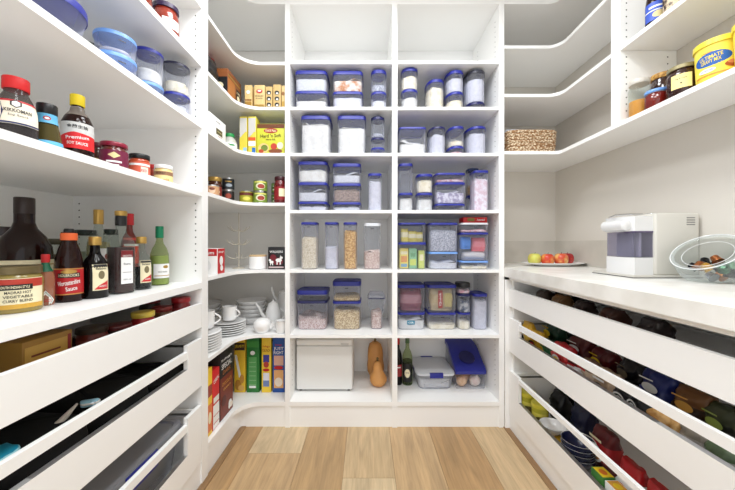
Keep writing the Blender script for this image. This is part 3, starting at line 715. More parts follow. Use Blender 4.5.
# bench shelf, back row
def bk(x, X_): return (X_, F*X_/(x-VX), BEN)
vessel('liqueur_bottle', 'large brown long necked bottle with cream label behind the curry jar', 'bottle', bk(24.5, -1.10), .068, .332, 'round', pm('chocolate_bottle', (28,9,6), .14, spec=.3), (.36,.84,1,pm('cap_brown', (34,16,12), .35)), None,
       (.14,.40,1.3,CR_,[('r',-.085,.026,.085,.03,GOLD),('e',.02,-.005,.016,.016,C((190,176,120))),('r',-.085,-.036,.085,-.03,GOLD)]))
vessel('storage_jar', 'dark lidded glass jar behind the brown bottle at the left edge of bench', 'jar', bk(4, -1.27), .05, .245, 'jar', GLASS, (.95,.86,.99,pm('lid_dark_brown', (44,26,24), .35)), (pm('olive_contents', (92,76,48), .6), .6))
vessel('storage_jar', 'olive brown jar with dark lid between brown bottle and Worcestershire bottle', 'jar', bk(52, -1.20), .036, .205, 'jar', GLASS, (.95,.88,.99,pm('lid_olive', (62,58,40), .35)), (pm('olive_pickles', (100,92,58), .5), .7))
vessel('oil_bottle', 'tall pale oil bottle with gold screw top rising behind the black balsamic', 'bottle', bk(98.5, -1.06), .038, .318, 'wine', GLASS, (.42,.82,1,GOLD), (pm('pale_oil', (150,142,100), .2), .6), (.32,.52,.7,W_,[('e',.008,0,.009,.012,C((140,60,50)))]), th=math.atan2(-1.2, 1.06)+.5)
vessel('sauce_bottle', 'reddish bottle with red cap peeking behind the tall square bottle', 'bottle', bk(129.5, -1.06), .033, .318, 'wine', pm('chilli_sauce', (120,36,26), .12, coat=.4), (.48,.84,1,C((206,34,44))), None, (.30,.66,1.1,C((214,70,44)),[('r',-.034,.02,.034,.03,W_)]), th=math.atan2(-1.36, 1.06)+.4)
vessel('storage_jar', 'clear jar with black green lid behind the Worcestershire and balsamic bottles', 'jar', bk(85.5, -1.22), .046, .243, 'jar', GLASS, (.8,.9,1,pm('lid_black_green', (20,40,34), .35)), (pm('cloudy_contents', (150,158,136), .5), .62))
vessel('storage_jar', 'narrow clear jar with dark green lid behind the tall square bottle', 'jar', bk(111, -1.14), .032, .248, 'jar', GLASS, (.8,.9,1,pm('lid_black_green', (20,40,34), .35)), (pm('cloudy_contents', (150,158,136), .5), .5))
# middle left shelf
X, Y = at(16, -.895)
vessel('soy_sauce_bottle', 'soy sauce bottle with big red cap and cream hexagon label', 'bottle', (X, Y, S1), .040, .172, 'soy', clear('soy_bottle', (190,184,180), (110,104,104), .22, .06, fr=.2), (.62,.82,1,C((214,32,34))), (BLACKG, .42),
       (.27,.63,1.25,C((236,226,206)),[('r',-.05,.026,.05,.031,C((190,40,50))),('p',[(-.05,-.03),(-.03,-.03),(-.022,.0),(-.03,.026),(-.05,.026)],C((34,44,92))),('p',[(-.01,.016),(0,.010),(.01,.016),(.01,.026),(0,.031),(-.01,.026)],K_),('p',[(-.007,.017),(0,.0128),(.007,.017),(.007,.025),(0,.0285),(-.007,.025)],W_),('t',.004,.003,.05,.009,'KIKKOMAN',K_),('t',.004,-.009,.036,.006,'Soy Sauce',K_),('r',-.05,-.030,.05,-.026,C((34,44,92)))]))
X, Y = at(47, -.89)
vessel('sauce_bottle', 'short tapered bottle with black cap and sky blue label beside the soy sauce', 'bottle', (X, Y, S1), .033, .138, 'cone', clear('amber_clear', (190,180,140), (120,110,70), .25, .06), (.66,.80,1,BLACKP), (pm('sauce_brown_grey', (92,84,62), .3), .58),
       [(.60,.79,2.4,C((96,176,216)),[('e',.0,0,.008,.006,C((180,36,48))),('e',.0,0,.005,.003,W_)]),(.06,.24,1.6,C((96,176,216)),[('r',-.05,-.008,.05,-.004,W_)])])
X, Y = at(77.5, -.895)
vessel('sauce_bottle', 'black sauce bottle with yellow cap and red and silver label of characters', 'bottle', (X, Y, S1), .039, .21, 'sauce', BROWNG, (.46,.84,1,C((240,214,30))), None,
       (.20,.56,1.35,C((206,206,204)),[('p',[(-.052,-.042),(.052,-.042),(.052,-.0),(-.01,.008),(-.052,-.008)],C((214,30,36))),('t',0,.024,.05,.011,'\u91d1\u862d\u751f\u62bd',K_),('t',.0,-.008,.056,.010,'Premium',W_,.1),('t',.0,-.026,.05,.009,'SOY SAUCE',W_)]), neck=(.68,.82,pm('grey_glass_neck', (120,112,104), .15)))
X, Y = at(97.5, -.985)
vessel('relish_jar', 'small brown jar half hidden behind the maroon lidded jar', 'jar', (X, Y, S1), .031, .118, 'jar', pm('brown_relish', (70,34,26), .15), (.97,.84,.99,pm('lid_maroon', (92,22,40), .35)), None, (.2,.5,1.2,GOLD,[]))
X, Y = at(114, -.885)
vessel('curry_paste_jar', 'maroon curry paste jar with maroon lid and cream diamond label', 'jar', (X, Y, S1), .040, .103, 'jar', pm('curry_paste', (96,36,30), .15, coat=.3), (.98,.84,.99,pm('lid_maroon2', (136,26,52), .3)), None,
       (.08,.70,1.4,C((110,20,56)),[('p',[(-.018,.014),(0,.003),(.018,.014),(0,.025)],C((226,206,150))),('r',-.022,-.011,.022,-.005,W_),('r',-.014,-.022,.014,-.017,W_)]))
X, Y = at(139.5, -.875)
vessel('curry_paste_jar', 'orange red jar with black lid between maroon jar and white lidded jar', 'jar', (X, Y, S1), .034, .094, 'jar', pm('orange_paste', (176,70,40), .15, coat=.3), (.99,.80,.99,BLACKP), None,
       (.08,.66,1.4,C((206,92,66)),[('r',-.04,.012,.04,.02,W_),('r',.004,-.02,.03,.008,C((226,214,200))),('t',.015,-.006,.02,.01,'RED',R_)]))
X, Y = at(163.5, -.865)
vessel('mustard_jar', 'yellow mustard style jar with white lid at the right end of middle shelf', 'jar', (X, Y, S1), .034, .084, 'jar', pm('yellow_relish', (220,196,130), .2), (.99,.80,.99,W_), None,
       (.08,.68,1.4,C((232,214,150)),[('r',-.046,.006,.046,.022,C((150,110,80))),('t',-.01,.014,.036,.008,'HONEY',K_),('t',.01,-.012,.02,.01,'mild',C((200,120,50)))]))
X, Y = at(153, -.93)
vessel('spice_jar', 'tiny jar with bright red lid behind the white lidded jar', 'jar', (X, Y, S1), .018, .095, 'jar', pm('paprika', (150,50,30), .3), (.97,.8,.99,R_))
# upper left shelf: round tubs
GT = 'round tubs on the upper left shelf'
Xc, Yc = at(37, -.915)
container(0, 0, S2+.110, S2, 0, .21, 2, BLUE, (GREYF, .1, .003), 'large round bowl tub with dark blue lid, left end of upper left shelf', GT, .024, loc=(Xc, Yc), w=.21, taper=.8, mark=False, name='round_container')
Xc, Yc = at(90, -.99)
vessel('tin', 'small silver striped tin between the large bowl tub and light blue lidded tub', 'tin', (Xc, Yc, S2), .036, .135, 'tub', pm('tin_grey', (150,150,150), .3, metal=.6), (1.04,.9,1,pm('tin_dark', (70,70,72), .4)), None, (.5,.8,2,W_,[('r',-.07,0,.07,.006,K_)]))
def rstack(xp, X_, r, specs, cl):
    Xc, Yc = at(xp, X_); zb = S2
    for (zt, lid, lh, cont, lab, tp) in specs:
        container(0, 0, zt, zb, 0, 2*r, 2, lid, cont, lab, GT, lh, loc=(Xc, Yc), w=2*r, taper=tp, ang=math.atan2(-Yc, -Xc)+PI/2+.3, name='round_container'); zb = zt
rstack(115.5, -.895, .062, [(1.806, LBLUE, .014, None, 'squat round tub with light blue lid, lower of the left pair', .9), (1.879, LBLUE, .014, (LAV, .15, .002), 'clear round tub with light blue lid, upper of the left pair', .9)], 0)
rstack(148.5, -.885, .052, [(1.788, LBLUE, .012, (FLOUR, .6, .003), 'squat tub with pale blue lid holding up the white filled tub', .9), (1.921, BLUE, .014, (FLOUR, .45, .004), 'round tub with bright blue lid and white powder, middle pair upper', .9)], 0)
rstack(176, -.862, .056, [(1.814, BLUE, .012, (LAV, .5, .003), 'squat tub with bright blue lid at the base of the right pair', .9), (1.947, pm('lid_midnight', (22,22,54), .35), .012, (CREAM, .42, .004), 'round tub with midnight blue lid and cream powder, right pair upper', .9)], 0)
X, Y = at(166, -.868)
vessel('coffee_jar', 'red brown jar with dark purple lid and white sticker on topmost left shelf', 'jar', (X, Y, S3), .05, .158, 'jar', pm('red_brown_sauce', (140,50,34), .15, coat=.3), (.98,.86,.99,pm('lid_purple', (44,24,64), .35)), None, (.3,.56,.7,W_,[]), th=math.atan2(-Y, -X)+.4)
X, Y = at(138, -.875)
vessel('coffee_jar', 'brown red jar at the photo top edge left of the purple lidded jar', 'jar', (X, Y, S3), .045, .15, 'jar', pm('red_brown_sauce2', (128,44,28), .15, coat=.3), (.98,.86,.99,pm('lid_purple', (44,24,64), .35)))
# ------------------------------------------------------------------ right shelves
ZR = 1.728; ZR2 = 2.085
X, Y = at(638.5, 1.253)
vessel('honey_jar', 'tall clear jar one third full of golden honey with pale lid', 'jar', (X, Y-.004, ZR), .040, .172, 'jar', GLASS, (.95,.86,.99,pm('lid_pale', (206,200,190), .35)), (pm('honey', (222,150,48), .15, coat=.3), .42))
X, Y = at(656.5, 1.247)
vessel('jam_jar', 'red jam jar with blue and white striped lid in front of gold lidded jar', 'jar', (X, Y, ZR), .040, .078, 'jar', pm('red_jam', (110,26,18), .1, coat=.4), (1.0,.82,.99,LBLUE), None, neck=(.80,.84,W_))
X, Y = at(662, 1.36)
vessel('jam_jar', 'dark jam jar with patterned gold lid standing behind the honey jar', 'jar', (X, Y, ZR), .042, .200, 'jar', pm('dark_jam', (50,24,20), .1, coat=.4), (.97,.87,.99,speck('gold_check', (150,104,40), (206,160,84), 90, .4, .1)))
X, Y = at(683, 1.262)
vessel('preserve_jar', 'dark brown preserve jar with plain yellow label and pale lid', 'jar', (X, Y, ZR), .050, .124, 'jar', pm('dark_preserve', (48,20,16), .1, coat=.4), (.96,.86,.99,pm('lid_grey_gold', (150,140,104), .35, metal=.3)), None,
       (.22,.66,.62,C((238,222,150)),[('t',0,.010,.034,.006,'Fig & Date',C((90,80,60))),('e',0,-.008,.003,.003,C((90,80,60)))]), th=math.atan2(-Y, -X)-.1)
def tub(label, x, X_, r, h, Yfix=None, txt=True):
    X, Y = at(x, X_)
    return vessel('stock_powder_tub', label, 'tub', (X, Y, ZR), r, h, 'tub', C((240,218,84), .35), (1.07,.86,1,C((242,220,70), .3)), None,
       (.12,.78,1.5,C((244,222,84)),[('e',-.018,.012,.052,.024,C((30,92,176))),('t',-.02,.020,.062,.013,'ULTIMATE',C((240,214,60)),.06),('t',-.02,.005,.054,.013,'GRAVY MIX',C((240,214,60)),.06),('t',-.03,.037,.03,.006,'premium',C((200,40,40))),
       ('e',.045,-.02,.03,.012,C((170,84,40))),('e',.038,-.014,.016,.007,C((214,140,90))),('r',-.07,-.045,.07,-.040,C((226,150,60))),('e',-.03,-.026,.024,.008,W_),('t',-.03,-.026,.034,.006,'GLUTEN FREE',C((30,92,176)))]))
tub('yellow lidded stock powder tub with blue oval label on the right shelf', 718.5, 1.282, .061, .152)
t = tub('yellow tub cut by the right edge of the photo', 762, 1.285, .061, .152)
X, Y = at(656, 1.252)
vessel('sauce_bottle', 'dark syrup bottle with blue and white label on higher right shelf', 'bottle', (X, Y, ZR2), .036, .205, 'fat', BROWNG, (.5,.82,1,BLACKP), None, (.08,.46,1.2,C((60,90,190)),[('r',-.025,.014,.025,.022,W_),('e',.01,-.016,.022,.014,C((226,206,150))),('r',-.045,.0,.045,.004,W_)]))
X, Y = at(675, 1.26)
vessel('sauce_bottle', 'brown bottle with speckled label right of the blue labelled syrup', 'bottle', (X, Y, ZR2), .038, .20, 'fat', BROWNG, (.5,.82,1,BLACKP), None, (.06,.46,1.2,speck('speckle_label', (50,30,26), (210,190,160), 60, .5, 0),[]))
# ------------------------------------------------------------------ basket
t = thing('seagrass_basket', 'rectangular woven seagrass basket on the curved right corner shelf', 'basket', (xx(532, 2.0), 2.09, ZR+.001))
BK = bpy.data.materials.new('seagrass'); BK.use_nodes = True
nt = BK.node_tree; b = nt.nodes['Principled BSDF']; b.inputs['Roughness'].default_value = .9
tc = nt.nodes.new('ShaderNodeTexCoord'); mp = nt.nodes.new('ShaderNodeMapping'); mp.inputs['Scale'].default_value = (1, 1, 1.4); mp.inputs['Rotation'].default_value = (0, .5, 0)
v = nt.nodes.new('ShaderNodeTexVoronoi'); v.inputs['Scale'].default_value = 75
cr = nt.nodes.new('ShaderNodeValToRGB'); cr.color_ramp.elements[0].color = lin((232,214,184)); cr.color_ramp.elements[0].position = .25; cr.color_ramp.elements[1].position = .62; cr.color_ramp.elements[1].color = lin((150,112,76))
nt.links.new(tc.outputs['Object'], mp.inputs['Vector']); nt.links.new(mp.outputs[0], v.inputs['Vector']); nt.links.new(v.outputs['Distance'], cr.inputs['Fac']); nt.links.new(cr.outputs['Color'], b.inputs['Base Color'])
bp = nt.nodes.new('ShaderNodeBump'); bp.inputs['Strength'].default_value = .8; bp.inputs['Distance'].default_value = .006; bp.invert = True
nt.links.new(v.outputs['Distance'], bp.inputs['Height']); nt.links.new(bp.outputs['Normal'], b.inputs['Normal'])
m = MB(); bw, bd, N = .163, .11, 7
def rr(hx, hy, z, n=44, e=6):
    return [(hx*math.copysign(abs(math.cos(2*PI*(j+.5)/n))**(2/e), math.cos(2*PI*(j+.5)/n)), hy*math.copysign(abs(math.sin(2*PI*(j+.5)/n))**(2/e), math.sin(2*PI*(j+.5)/n)), z) for j in range(n)]
for i in range(N): m.tube(rr(bw-.012+.001*i, bd-.012+.001*i, .012+.021*i), .0125, BK, 10, closed=True)
m.loft([(.003, bw-.015, bd-.015, 6), (.008, bw-.015, bd-.015, 6)], BK); m.build('basket_body', t, smooth=70)
pouch('plastic_bag', 'crumpled grey white bag poking out of the seagrass basket', 'bag', (xx(522, 2.0), 2.1, ZR+.02), .15, .13, .165, (C((206,210,220), .25), C((176,182,198), .25)), .3, amp=.5, seed=9)
pouch('paper_packet', 'white packet lying in the seagrass basket behind its rim', 'packet', (xx(537, 2.0), 2.13, ZR+.02), .15, .06, .15, (W_,), -.2, amp=.3, seed=10)
carton('packet', 'small orange packet at the right corner of the basket', 'packet', xx(551, 2.0)-.012, 2.12, ZR+.02, .03, .05, .145, C((206,120,60)))
# ------------------------------------------------------------------ counter things
ZC = .999
t = thing('platter', 'oval white platter with wide rim holding four apples', 'plate', (xx(553, 2.1), 2.10, ZC+.0006))
m = MB(); m.loft([(0, .12, .06, 2.3), (.004, .125, .065, 2.3), (.010, .16, .085, 2.3), (.020, .205, .112, 2.3), (.023, .207, .114, 2.3), (.022, .203, .111, 2.3), (.012, .15, .078, 2.3), (.008, .11, .055, 2.3)], CERAM, 48); m.build('plate_body', t, smooth=60)
def apple(x, Y, r, cols, label, z=.012, rz=0):
    t = thing('apple', label, 'fruit', (xx(x, Y), Y, ZC+z), rz, 'apples on the platter')
    k = 'apple_skin_%d' % cols[0][1]
    mt = speck(k, cols[0], cols[1], 22, .25, 0, .4, .62)
    m = MB(); P = [(.35,.03),(.6,0),(.85,.18),(1,.5),(1.02,.75),(1.03,1.0),(.98,1.3),(.82,1.6),(.55,1.78),(.3,1.76),(.1,1.66)]
    m.lathe([(a*r, b*r) for a, b in P], mt, 28); m.build('flesh', t, smooth=80)
    m = MB(); m.tube([(0,0,1.64*r),(.002,0,1.8*r),(.006,0,2.0*r)], .0016, pm('apple_stalk', (84,60,36), .8), 6); m.build('stalk', t)
apple(534.5, 2.09, .040, ((206,206,96),(200,180,90)), 'yellow green apple at the left of the platter')
apple(547.5, 2.06, .039, ((206,64,44),(224,150,80)), 'red apple second from the left on the platter')
apple(561.0, 2.06, .041, ((210,84,56),(232,186,110)), 'streaky red and yellow apple at the front right of the platter')
apple(567.0, 2.15, .040, ((150,30,34),(190,60,50)), 'dark red apple half hidden behind the streaky one')
# capsule coffee machine
t = thing('coffee_machine', 'white and silver capsule coffee machine with clear water tank on the stone counter', 'coffee machine', (0, 0, ZC+.0006))
CM = pm('machine_white', (206, 203, 195), .35); CG = pm('machine_gloss', (222, 222, 222), .15, coat=.3); TR = clear('smoky_tank', (214,212,226), (170,168,186), .2, .06, fr=.2)
xa, xb, xc_, ya, yb = 1.172, 1.268, 1.462, 1.36, 1.55
m = MB(); m.prism([(1.165, ya-.01), (xc_+.004, ya-.01), (xc_+.004, yb+.01), (1.20, yb+.05), (1.165, yb+.05)], 0, .012, CM); m.build('drip_base', t)
m = MB(); m.prism([(1.163, ya-.012), (xc_+.005, ya-.012), (xc_+.005, yb), (1.163, yb+.05)], -.0004, .002, BLACKP); m.build('base_seal', t)
m = MB(); m.box(xb, xc_, ya, yb, .012, .284, CM, .008)
for k in range(4): m.box(xc_-.058, xc_-.022, ya-.0012, ya+.002, .262-.010*k, .2655-.010*k, pm('vent_slot', (120,120,120), .6))
m.build('housing', t)
m = MB(); m.prism([(xb+.002, ya+.012), (xb+.002, yb-.01), (xa, yb-.03), (xa-.004, ya+.05), (xa+.015, ya+.012)], .205, .272, CG)
rs = []
m.tube([(xa-.012, y_, .232) for y_ in (ya+.02, ya+.025, yb-.045, yb-.04)], [.016, .024, .024, .016], CG, 20); m.build('head', t)
m = MB(); m.prism([(xb+.002, ya+.012), (xb+.002, yb-.01), (xa+.004, yb-.03), (xa, ya+.05), (xa+.015, ya+.012)], .012, .088, CG); m.build('cup_support', t)
m = MB()
pts = [(xb, ya+.014), (xb, yb-.015), (xa+.004, yb-.035), (xa+.002, ya+.05), (xa+.016, ya+.014)]
m.rings([[(x, y, .090) for x, y in pts], [(x, y, .203) for x, y in pts]], TR); 
m.build('water_tank', t)
m = MB(); m.box(1.222, 1.234, ya+.03, yb-.06, .09, .2, C((200,200,206)), .003); m.box(xa+.03, xa+.034, ya+.04, yb-.06, .09, .2, C((150,150,160))); m.build('spout', t)
m = MB(); m.prism([(xb, ya+.011), (xa+.014, ya+.011), (xa-.001, ya+.048), (xa-.001, ya+.05), (xb, ya+.05)], .199, .206, pm('tank_edge', (90,80,110), .3)); m.build('tank_rim', t)
m = MB(); m.tube([(xa-.03, ya+.10, .270), (xa+.0, ya+.10, .284), (xa+.06, ya+.10, .288), (xb+.03, ya+.1, .289)], .004, CHROME, 8); m.tube([(xb+.06+.02*math.cos(a), ya+.09+.03*math.sin(a), .287) for a in [i*PI/8 for i in range(16)]], .0035, CHROME, 8, closed=True); m.build('lever', t)
m = MB(); m.tube([(xc_-.02, yb-.06, .27), (xc_+.002, yb-.06, .268), (xc_+.008, yb-.06, .25), (xc_+.008, yb-.06, .10)], .003, pm('hose_grey', (150,150,150), .4), 8); m.build('hose', t)
# capsule bowl: clear sphere with a slanted mouth
bx, by = 1.358, 1.222
t = thing('capsule_bowl', 'clear slanted glass bowl of coffee capsules beside the coffee machine', 'bowl', (bx, by, ZC+.001))
GLB = clear('bowl_glass', (238,242,242), (236,240,240), .09, .03)
m = MB(); R0 = .108
ax = Vector((-.62, -.15, .77)).normalized()   # mouth direction
u = ax.cross(Vector((0,1,0))).normalized(); w_ = ax.cross(u)
cz = .082; n = 40
def srow(th, R): return [Vector((0,0,cz)) + ax*R*math.cos(th)*.92 + (u*math.cos(2*PI*j/n)*1.0 + w_*math.sin(2*PI*j/n))*R*math.sin(th) for j in range(n)]
rows = [srow(math.radians(a), R0) for a in (172, 150, 130, 110, 92, 76, 66)] + [srow(math.radians(a), R0+.012) for a in (66,)] + [srow(math.radians(64), R0+.012), srow(math.radians(62), R0-.002)]
zmin = min(p.z for r in rows for p in r)
for r in rows:
    for p in r: p.z = max(p.z, 0.0)
m.rings(rows, GLB, True, False); m.build('glass', t, smooth=70)
m = MB(); m.tube(srow(math.radians(64), R0+.010), .0014, pm('rim_white', (236,238,240), .1), 8, closed=True); m.tube(srow(math.radians(62), R0*.78), .0009, pm('rim_white', (236,238,240), .1), 8, closed=True); m.build('rim', t)
caps = [('gold', (196,150,60)), ('green', (70,110,84)), ('black', (26,26,30)), ('silver', (176,178,184)), ('bronze', (150,90,50)), ('dark blue', (34,44,80)), ('pale green', (140,180,150)), ('amber', (210,130,60))]
pos = [(-.055,-.045,.052),(-.02,-.07,.05),(.02,-.06,.055),(-.03,-.04,.012),(.02,-.035,.014),(.055,-.01,.04),(-.06,.0,.055),(-.02,.0,.06),(.02,.0,.065),(.0,-.075,.025),(.05,-.045,.03),(.06,.04,.06),(-.01,.05,.05),(.03,.055,.07),(.0,-.03,.085)]
seq = [0,1,6,3,7,2,4,2,1,2,3,5,2,2,4]
sp = ['at the left front', 'front centre', 'front right', 'lying low at left', 'lying low at centre', 'at right', 'left middle', 'in the middle', 'right of middle', 'against the front glass', 'low at the right', 'at the far right', 'at the back', 'at the back right', 'on top']
for i, (p, c) in enumerate(zip(pos, seq)):
    mt = pm('capsule_' + caps[c][0].replace(' ', '_'), caps[c][1], .25, metal=.7)
    q = MB(); q.lathe([(.008, .028), (.013, .025), (.0155, .004), (.0185, .002), (.0185, 0)][::-1], mt, 20)
    o = q.build('coffee_capsule', None, (bx+p[0]*.85, by+p[1]*.85, ZC+.008+p[2]*.85)); o.rotation_euler = (random.uniform(-1.2,1.2), random.uniform(-1,1), 0)
    tag(o, '%s coffee capsule %s of the clear bowl' % (caps[c][0], sp[i]), 'capsule', 'coffee capsules in the clear bowl')
# ------------------------------------------------------------------ bottom shelf of the right bay
zb = SH[0]
vessel('sauce_bottle', 'dark bottle with red label against the middle divider on the bottom shelf', 'bottle', (.222, 2.19, zb), .028, .34, 'wine', BLACKG, (.42,.82,1,R_), None, (.18,.42,1.2,C((150,30,34)),[('r',-.02,.018,.02,.026,W_)]), neck=None)
vessel('wine_bottle', 'green glass bottle with dark lower half and white oval label on the bottom shelf', 'bottle', (.288, 2.19, zb), .036, .335, 'wine', GREENG, (.42,.86,1,pm('foil_green', (60,90,50), .4)), (BLACKG, .5), (.08,.46,.9,K_,[('e',0,-.004,.02,.03,CR_),('t',0,.0,.026,.008,'VINTAGE',K_)]))
t = thing('storage_box', 'clear lidded box with blue clips on the bottom shelf beside two bottles', 'box', (.466, 2.238, zb+.001), .02)
m = MB(); m.loft([(0, .108, .125, 8), (.004, .112, .13, 8), (.094, .125, .15, 8), (.096, .131, .156, 8), (.10, .131, .156, 8)], TUB, 36, True, False); m.build('body', t)
m = MB(); m.loft([(.099, .133, .158, 8), (.112, .133, .158, 8), (.116, .124, .148, 8), (.116, .05, .06, 8)], CLID, 36, False, True); m.build('lid', t)
for s in (-1, 1):
    m = MB(); m.box(-.045, .045, s*.157, s*.165, .086, .114, BLUE, .003); m.box(-.045, .045, s*.145, s*.165, .112, .118, BLUE, .002); m.build('clip', t)
m = MB(); m.box(-.136, -.131, -.06, .06, .09, .114, NAVY, .002); m.build('clip', t)
m = MB(); heap(m, .108, .126, 8, .006, .075, pm('white_cloth', (216,214,210), .8), .008); m.build('contents', t)
prints('writing', t, flat('f', .1545), [('t', .062, .062, .06, .009, 'Decorating', K_, .35)])
t = thing('produce_keeper', 'big clear bin with sloping deep blue lid full of onions on the bottom shelf', 'container', (.708, 2.11, zb+.001))
def sideprof(x, zs): return [(x, y, z) for y, z in zs]
pr = [(0,0), (.285,0), (.29,.232), (.20,.215), (.0,.112)]
m = MB(); hx = .098
def keeper(mb, hx, P, mat):
    rs = []
    for x, k in ((-hx, .97), (-hx+.008, 1), (hx-.008, 1), (hx, .97)):
        rs.append([(x, .145+(y-.145)*k, .14+(z-.14)*k) for y, z in P])
    mb.rings(rs, mat)
keeper(m, hx, pr, TUB2); m.build('body', t, smooth=30)
m = MB(); keeper(m, hx+.006, [(-.012,.104), (.0,.098), (.2,.206), (.293,.223), (.293,.252), (.19,.238), (-.016,.126)], BLUE)
m.rings([[(hx*.55*math.cos(a), .085+.05*math.sin(a)+dy, .182+.027*math.sin(a)+dz) for a in [2*PI*j/24 for j in range(24)]] for dy, dz in ((.0,.0), (-.003,.006))], NAVY); m.build('lid', t, smooth=30)
ON = speck('onion_skin', (206,140,90), (232,190,150), 16, .35, .1)
GAR = speck('garlic_skin', (226,200,190), (240,228,216), 20, .5, .1)
for i, (ox, oy, oz, rr_, mt, lb) in enumerate([(-.05,.042,.040,.038,ON,'brown onion at the front left of the blue lidded bin'),(.042,.042,.040,.038,GAR,'pale onion at the front right of the blue lidded bin'),(0,.115,.04,.036,ON,'brown onion in the middle of the blue lidded bin'),(-.055,.17,.04,.034,ON,'brown onion at the back left of the blue lidded bin'),(.055,.16,.04,.034,ON,'brown onion at the back right of the blue lidded bin'),(-.005,.085,.098,.03,GAR,'pale onion on top of the others in the blue lidded bin')]):
    m = MB(); m.lathe([(.2*rr_,-rr_),(.7*rr_,-.75*rr_),(rr_,0),(.85*rr_,.55*rr_),(.35*rr_,.95*rr_),(.12*rr_,1.25*rr_),(.08*rr_,1.4*rr_)], mt, 20)
    o = m.build('onion', None, (.708+ox, 2.11+oy, zb+oz+.002), smooth=70); o.rotation_euler = (.5*math.sin(i), .4*math.cos(i*2), i); tag(o, lb, 'vegetable', 'onions in the blue lidded bin')
# ------------------------------------------------------------------ left corner shelves
z5 = 2.004
BRN = pm('coffee_carton', (136,78,38), .4); 
vessel('storage_jar', 'dark jar with pinkish red lid behind the left upright on the corner shelf', 'jar', (-.955, 1.85, z5), .045, .245, 'jar', pm('pale_jar', (190,180,176), .2), (1.0,.8,.99,C((200,40,60))))
pouch('coffee_bag', 'black coffee bag beside the brown and gold coffee box on corner shelf', 'bag', (-.872, 1.665, z5+.001), .17, .10, .165, (C((24,22,24), .35),), PI/2, amp=.2, seed=11)
pouch('coffee_bag', 'dark bag with an orange tip behind the black coffee bag', 'bag', (-.95, 1.99, z5+.001), .13, .09, .20, (C((40,34,32), .35), C((40,34,32), .35), C((190,120,60))), .3, amp=.2, seed=12)
carton('coffee_box', 'brown and gold coffee box angled at the curve of the corner shelf', 'box', -.852, 1.885, z5, .10, .19, .158, BRN, 'r',
       [('r', -.094, .118, .094, .13, GOLD), ('r', -.094, .006, .0, .112, C((176,110,54))), ('r', .02, .02, .08, .095, K_), ('t', .05, .075, .05, .014, 'COFFEE', CR_), ('e', .05, .045, .02, .016, CR_)], rz=-.0,
       items2=[('r', -.048, .006, .048, .11, K_), ('e', 0, .06, .026, .02, CR_)], face2='f')
TB = C((222,196,136))
def tea(px0, px1, yt, mat, label, items, Yf=1.975, name='tea_box', sh=z5, d=.075, cat='box', group='tea boxes on the corner shelf'):
    x0, x1 = xx(px0, Yf), xx(px1, Yf)
    return carton(name, label, cat, (x0+x1)/2, Yf+d/2, sh, x1-x0-.002, d, zx(yt, Yf)-sh, mat, 'f', items(x1-x0-.006, zx(yt, Yf)-sh-.004), 0, group)
tea(244.5, 252, 85, TB, 'slim cream tea box, first beside the brown coffee box', lambda w, h: [('r', -w/2, .006, w/2, .05, GOLD), ('r', -w/2, .055, w/2, .065, C((150,100,50))), ('e', 0, .11, .012, .012, W_)])
tea(254, 264.8, 85, TB, 'wide cream tea box with a red crest', lambda w, h: [('e', 0, .115, .02, .013, C((190,60,60))), ('e', 0, .118, .012, .006, W_), ('t', 0, .085, w*.8, .008, 'ENGLISH', C((90,70,40))), ('t', 0, .07, w*.7, .006, 'Breakfast', C((90,70,40))), ('r', -w/2, .01, w/2, .03, GOLD)])
for k, (a, b) in enumerate([(265.5, 272.3), (272.9, 281)]):
    tea(a, b, 86.5 if k == 0 else 84.5, C((206,176,116)), ['narrow tan tea box with three dark round pictures', 'taller tan tea box with three dark round pictures right of the narrow one'][k],
        lambda w, h: [it for q in (.03, .068, .106) for it in (('e', 0, q, .015, .013, K_), ('e', .001, q-.004, .008, .006, W_))])
tea(281.4, 284.9, 85.5, TB, 'cream tea box cut off by the white upright', lambda w, h: [('r', -w/2, .02, w/2, .05, GOLD), ('e', 0, .1, .01, .012, C((150,100,50)))])
z4 = 1.716
carton('gift_box', 'white box with a dark label on the corner shelf edge', 'box', -.862, 1.672, z4, .12, .185, .108, W_, 'r',
       [('r', -.02, .02, .05, .052, C((86,78,50))), ('r', -.008, .034, .04, .038, C((190,180,130))), ('r', -.025, .084, .025, .087, C((110,110,114))), ('r', .0, .009, .04, .013, C((150,60,50)))])
vessel('sauce_bottle', 'frosted squat bottle with green cap behind the white box', 'bottle', (-.865, 1.96, z4), .045, .125, 'fat', pm('milky_bottle', (196,196,190), .3), (.6,.82,1,C((40,150,80))), None, (.1,.5,1.2,W_,[('r',-.03,.004,.03,.014,C((40,140,70))),('r',-.03,-.02,.03,-.01,C((190,60,60)))]))
for k, (a, b, yt, c1, c2) in enumerate([(239.3, 247.2, 116.5, C((224,206,70)), C((150,190,220))), (248, 256, 116.5, C((224,210,80)), C((40,110,190)))]):
    tea(a, b, yt, c1, ['yellow and grey upright snack box with light blue corner', 'yellow upright box with orange band and blue corner'][k],
        lambda w, h: [('r', -w/2, .14, w/2, h-.006, C((206,204,200))), ('p', [(-w/2, .10), (w/2, .15), (w/2, .15), (-w/2, .15)], C((206,204,200))), ('r', 0, .006, w/2, .04, c2)] + ([('r', -w/2, .085, w/2, .105, C((226,90,40))), ('r', -w/2, .05, w/2, .08, W_)] if k else []), Yf=1.96, name='snack_box', sh=z4, group=None)
x0, x1 = xx(257, 1.97), xx(284.5, 1.97)
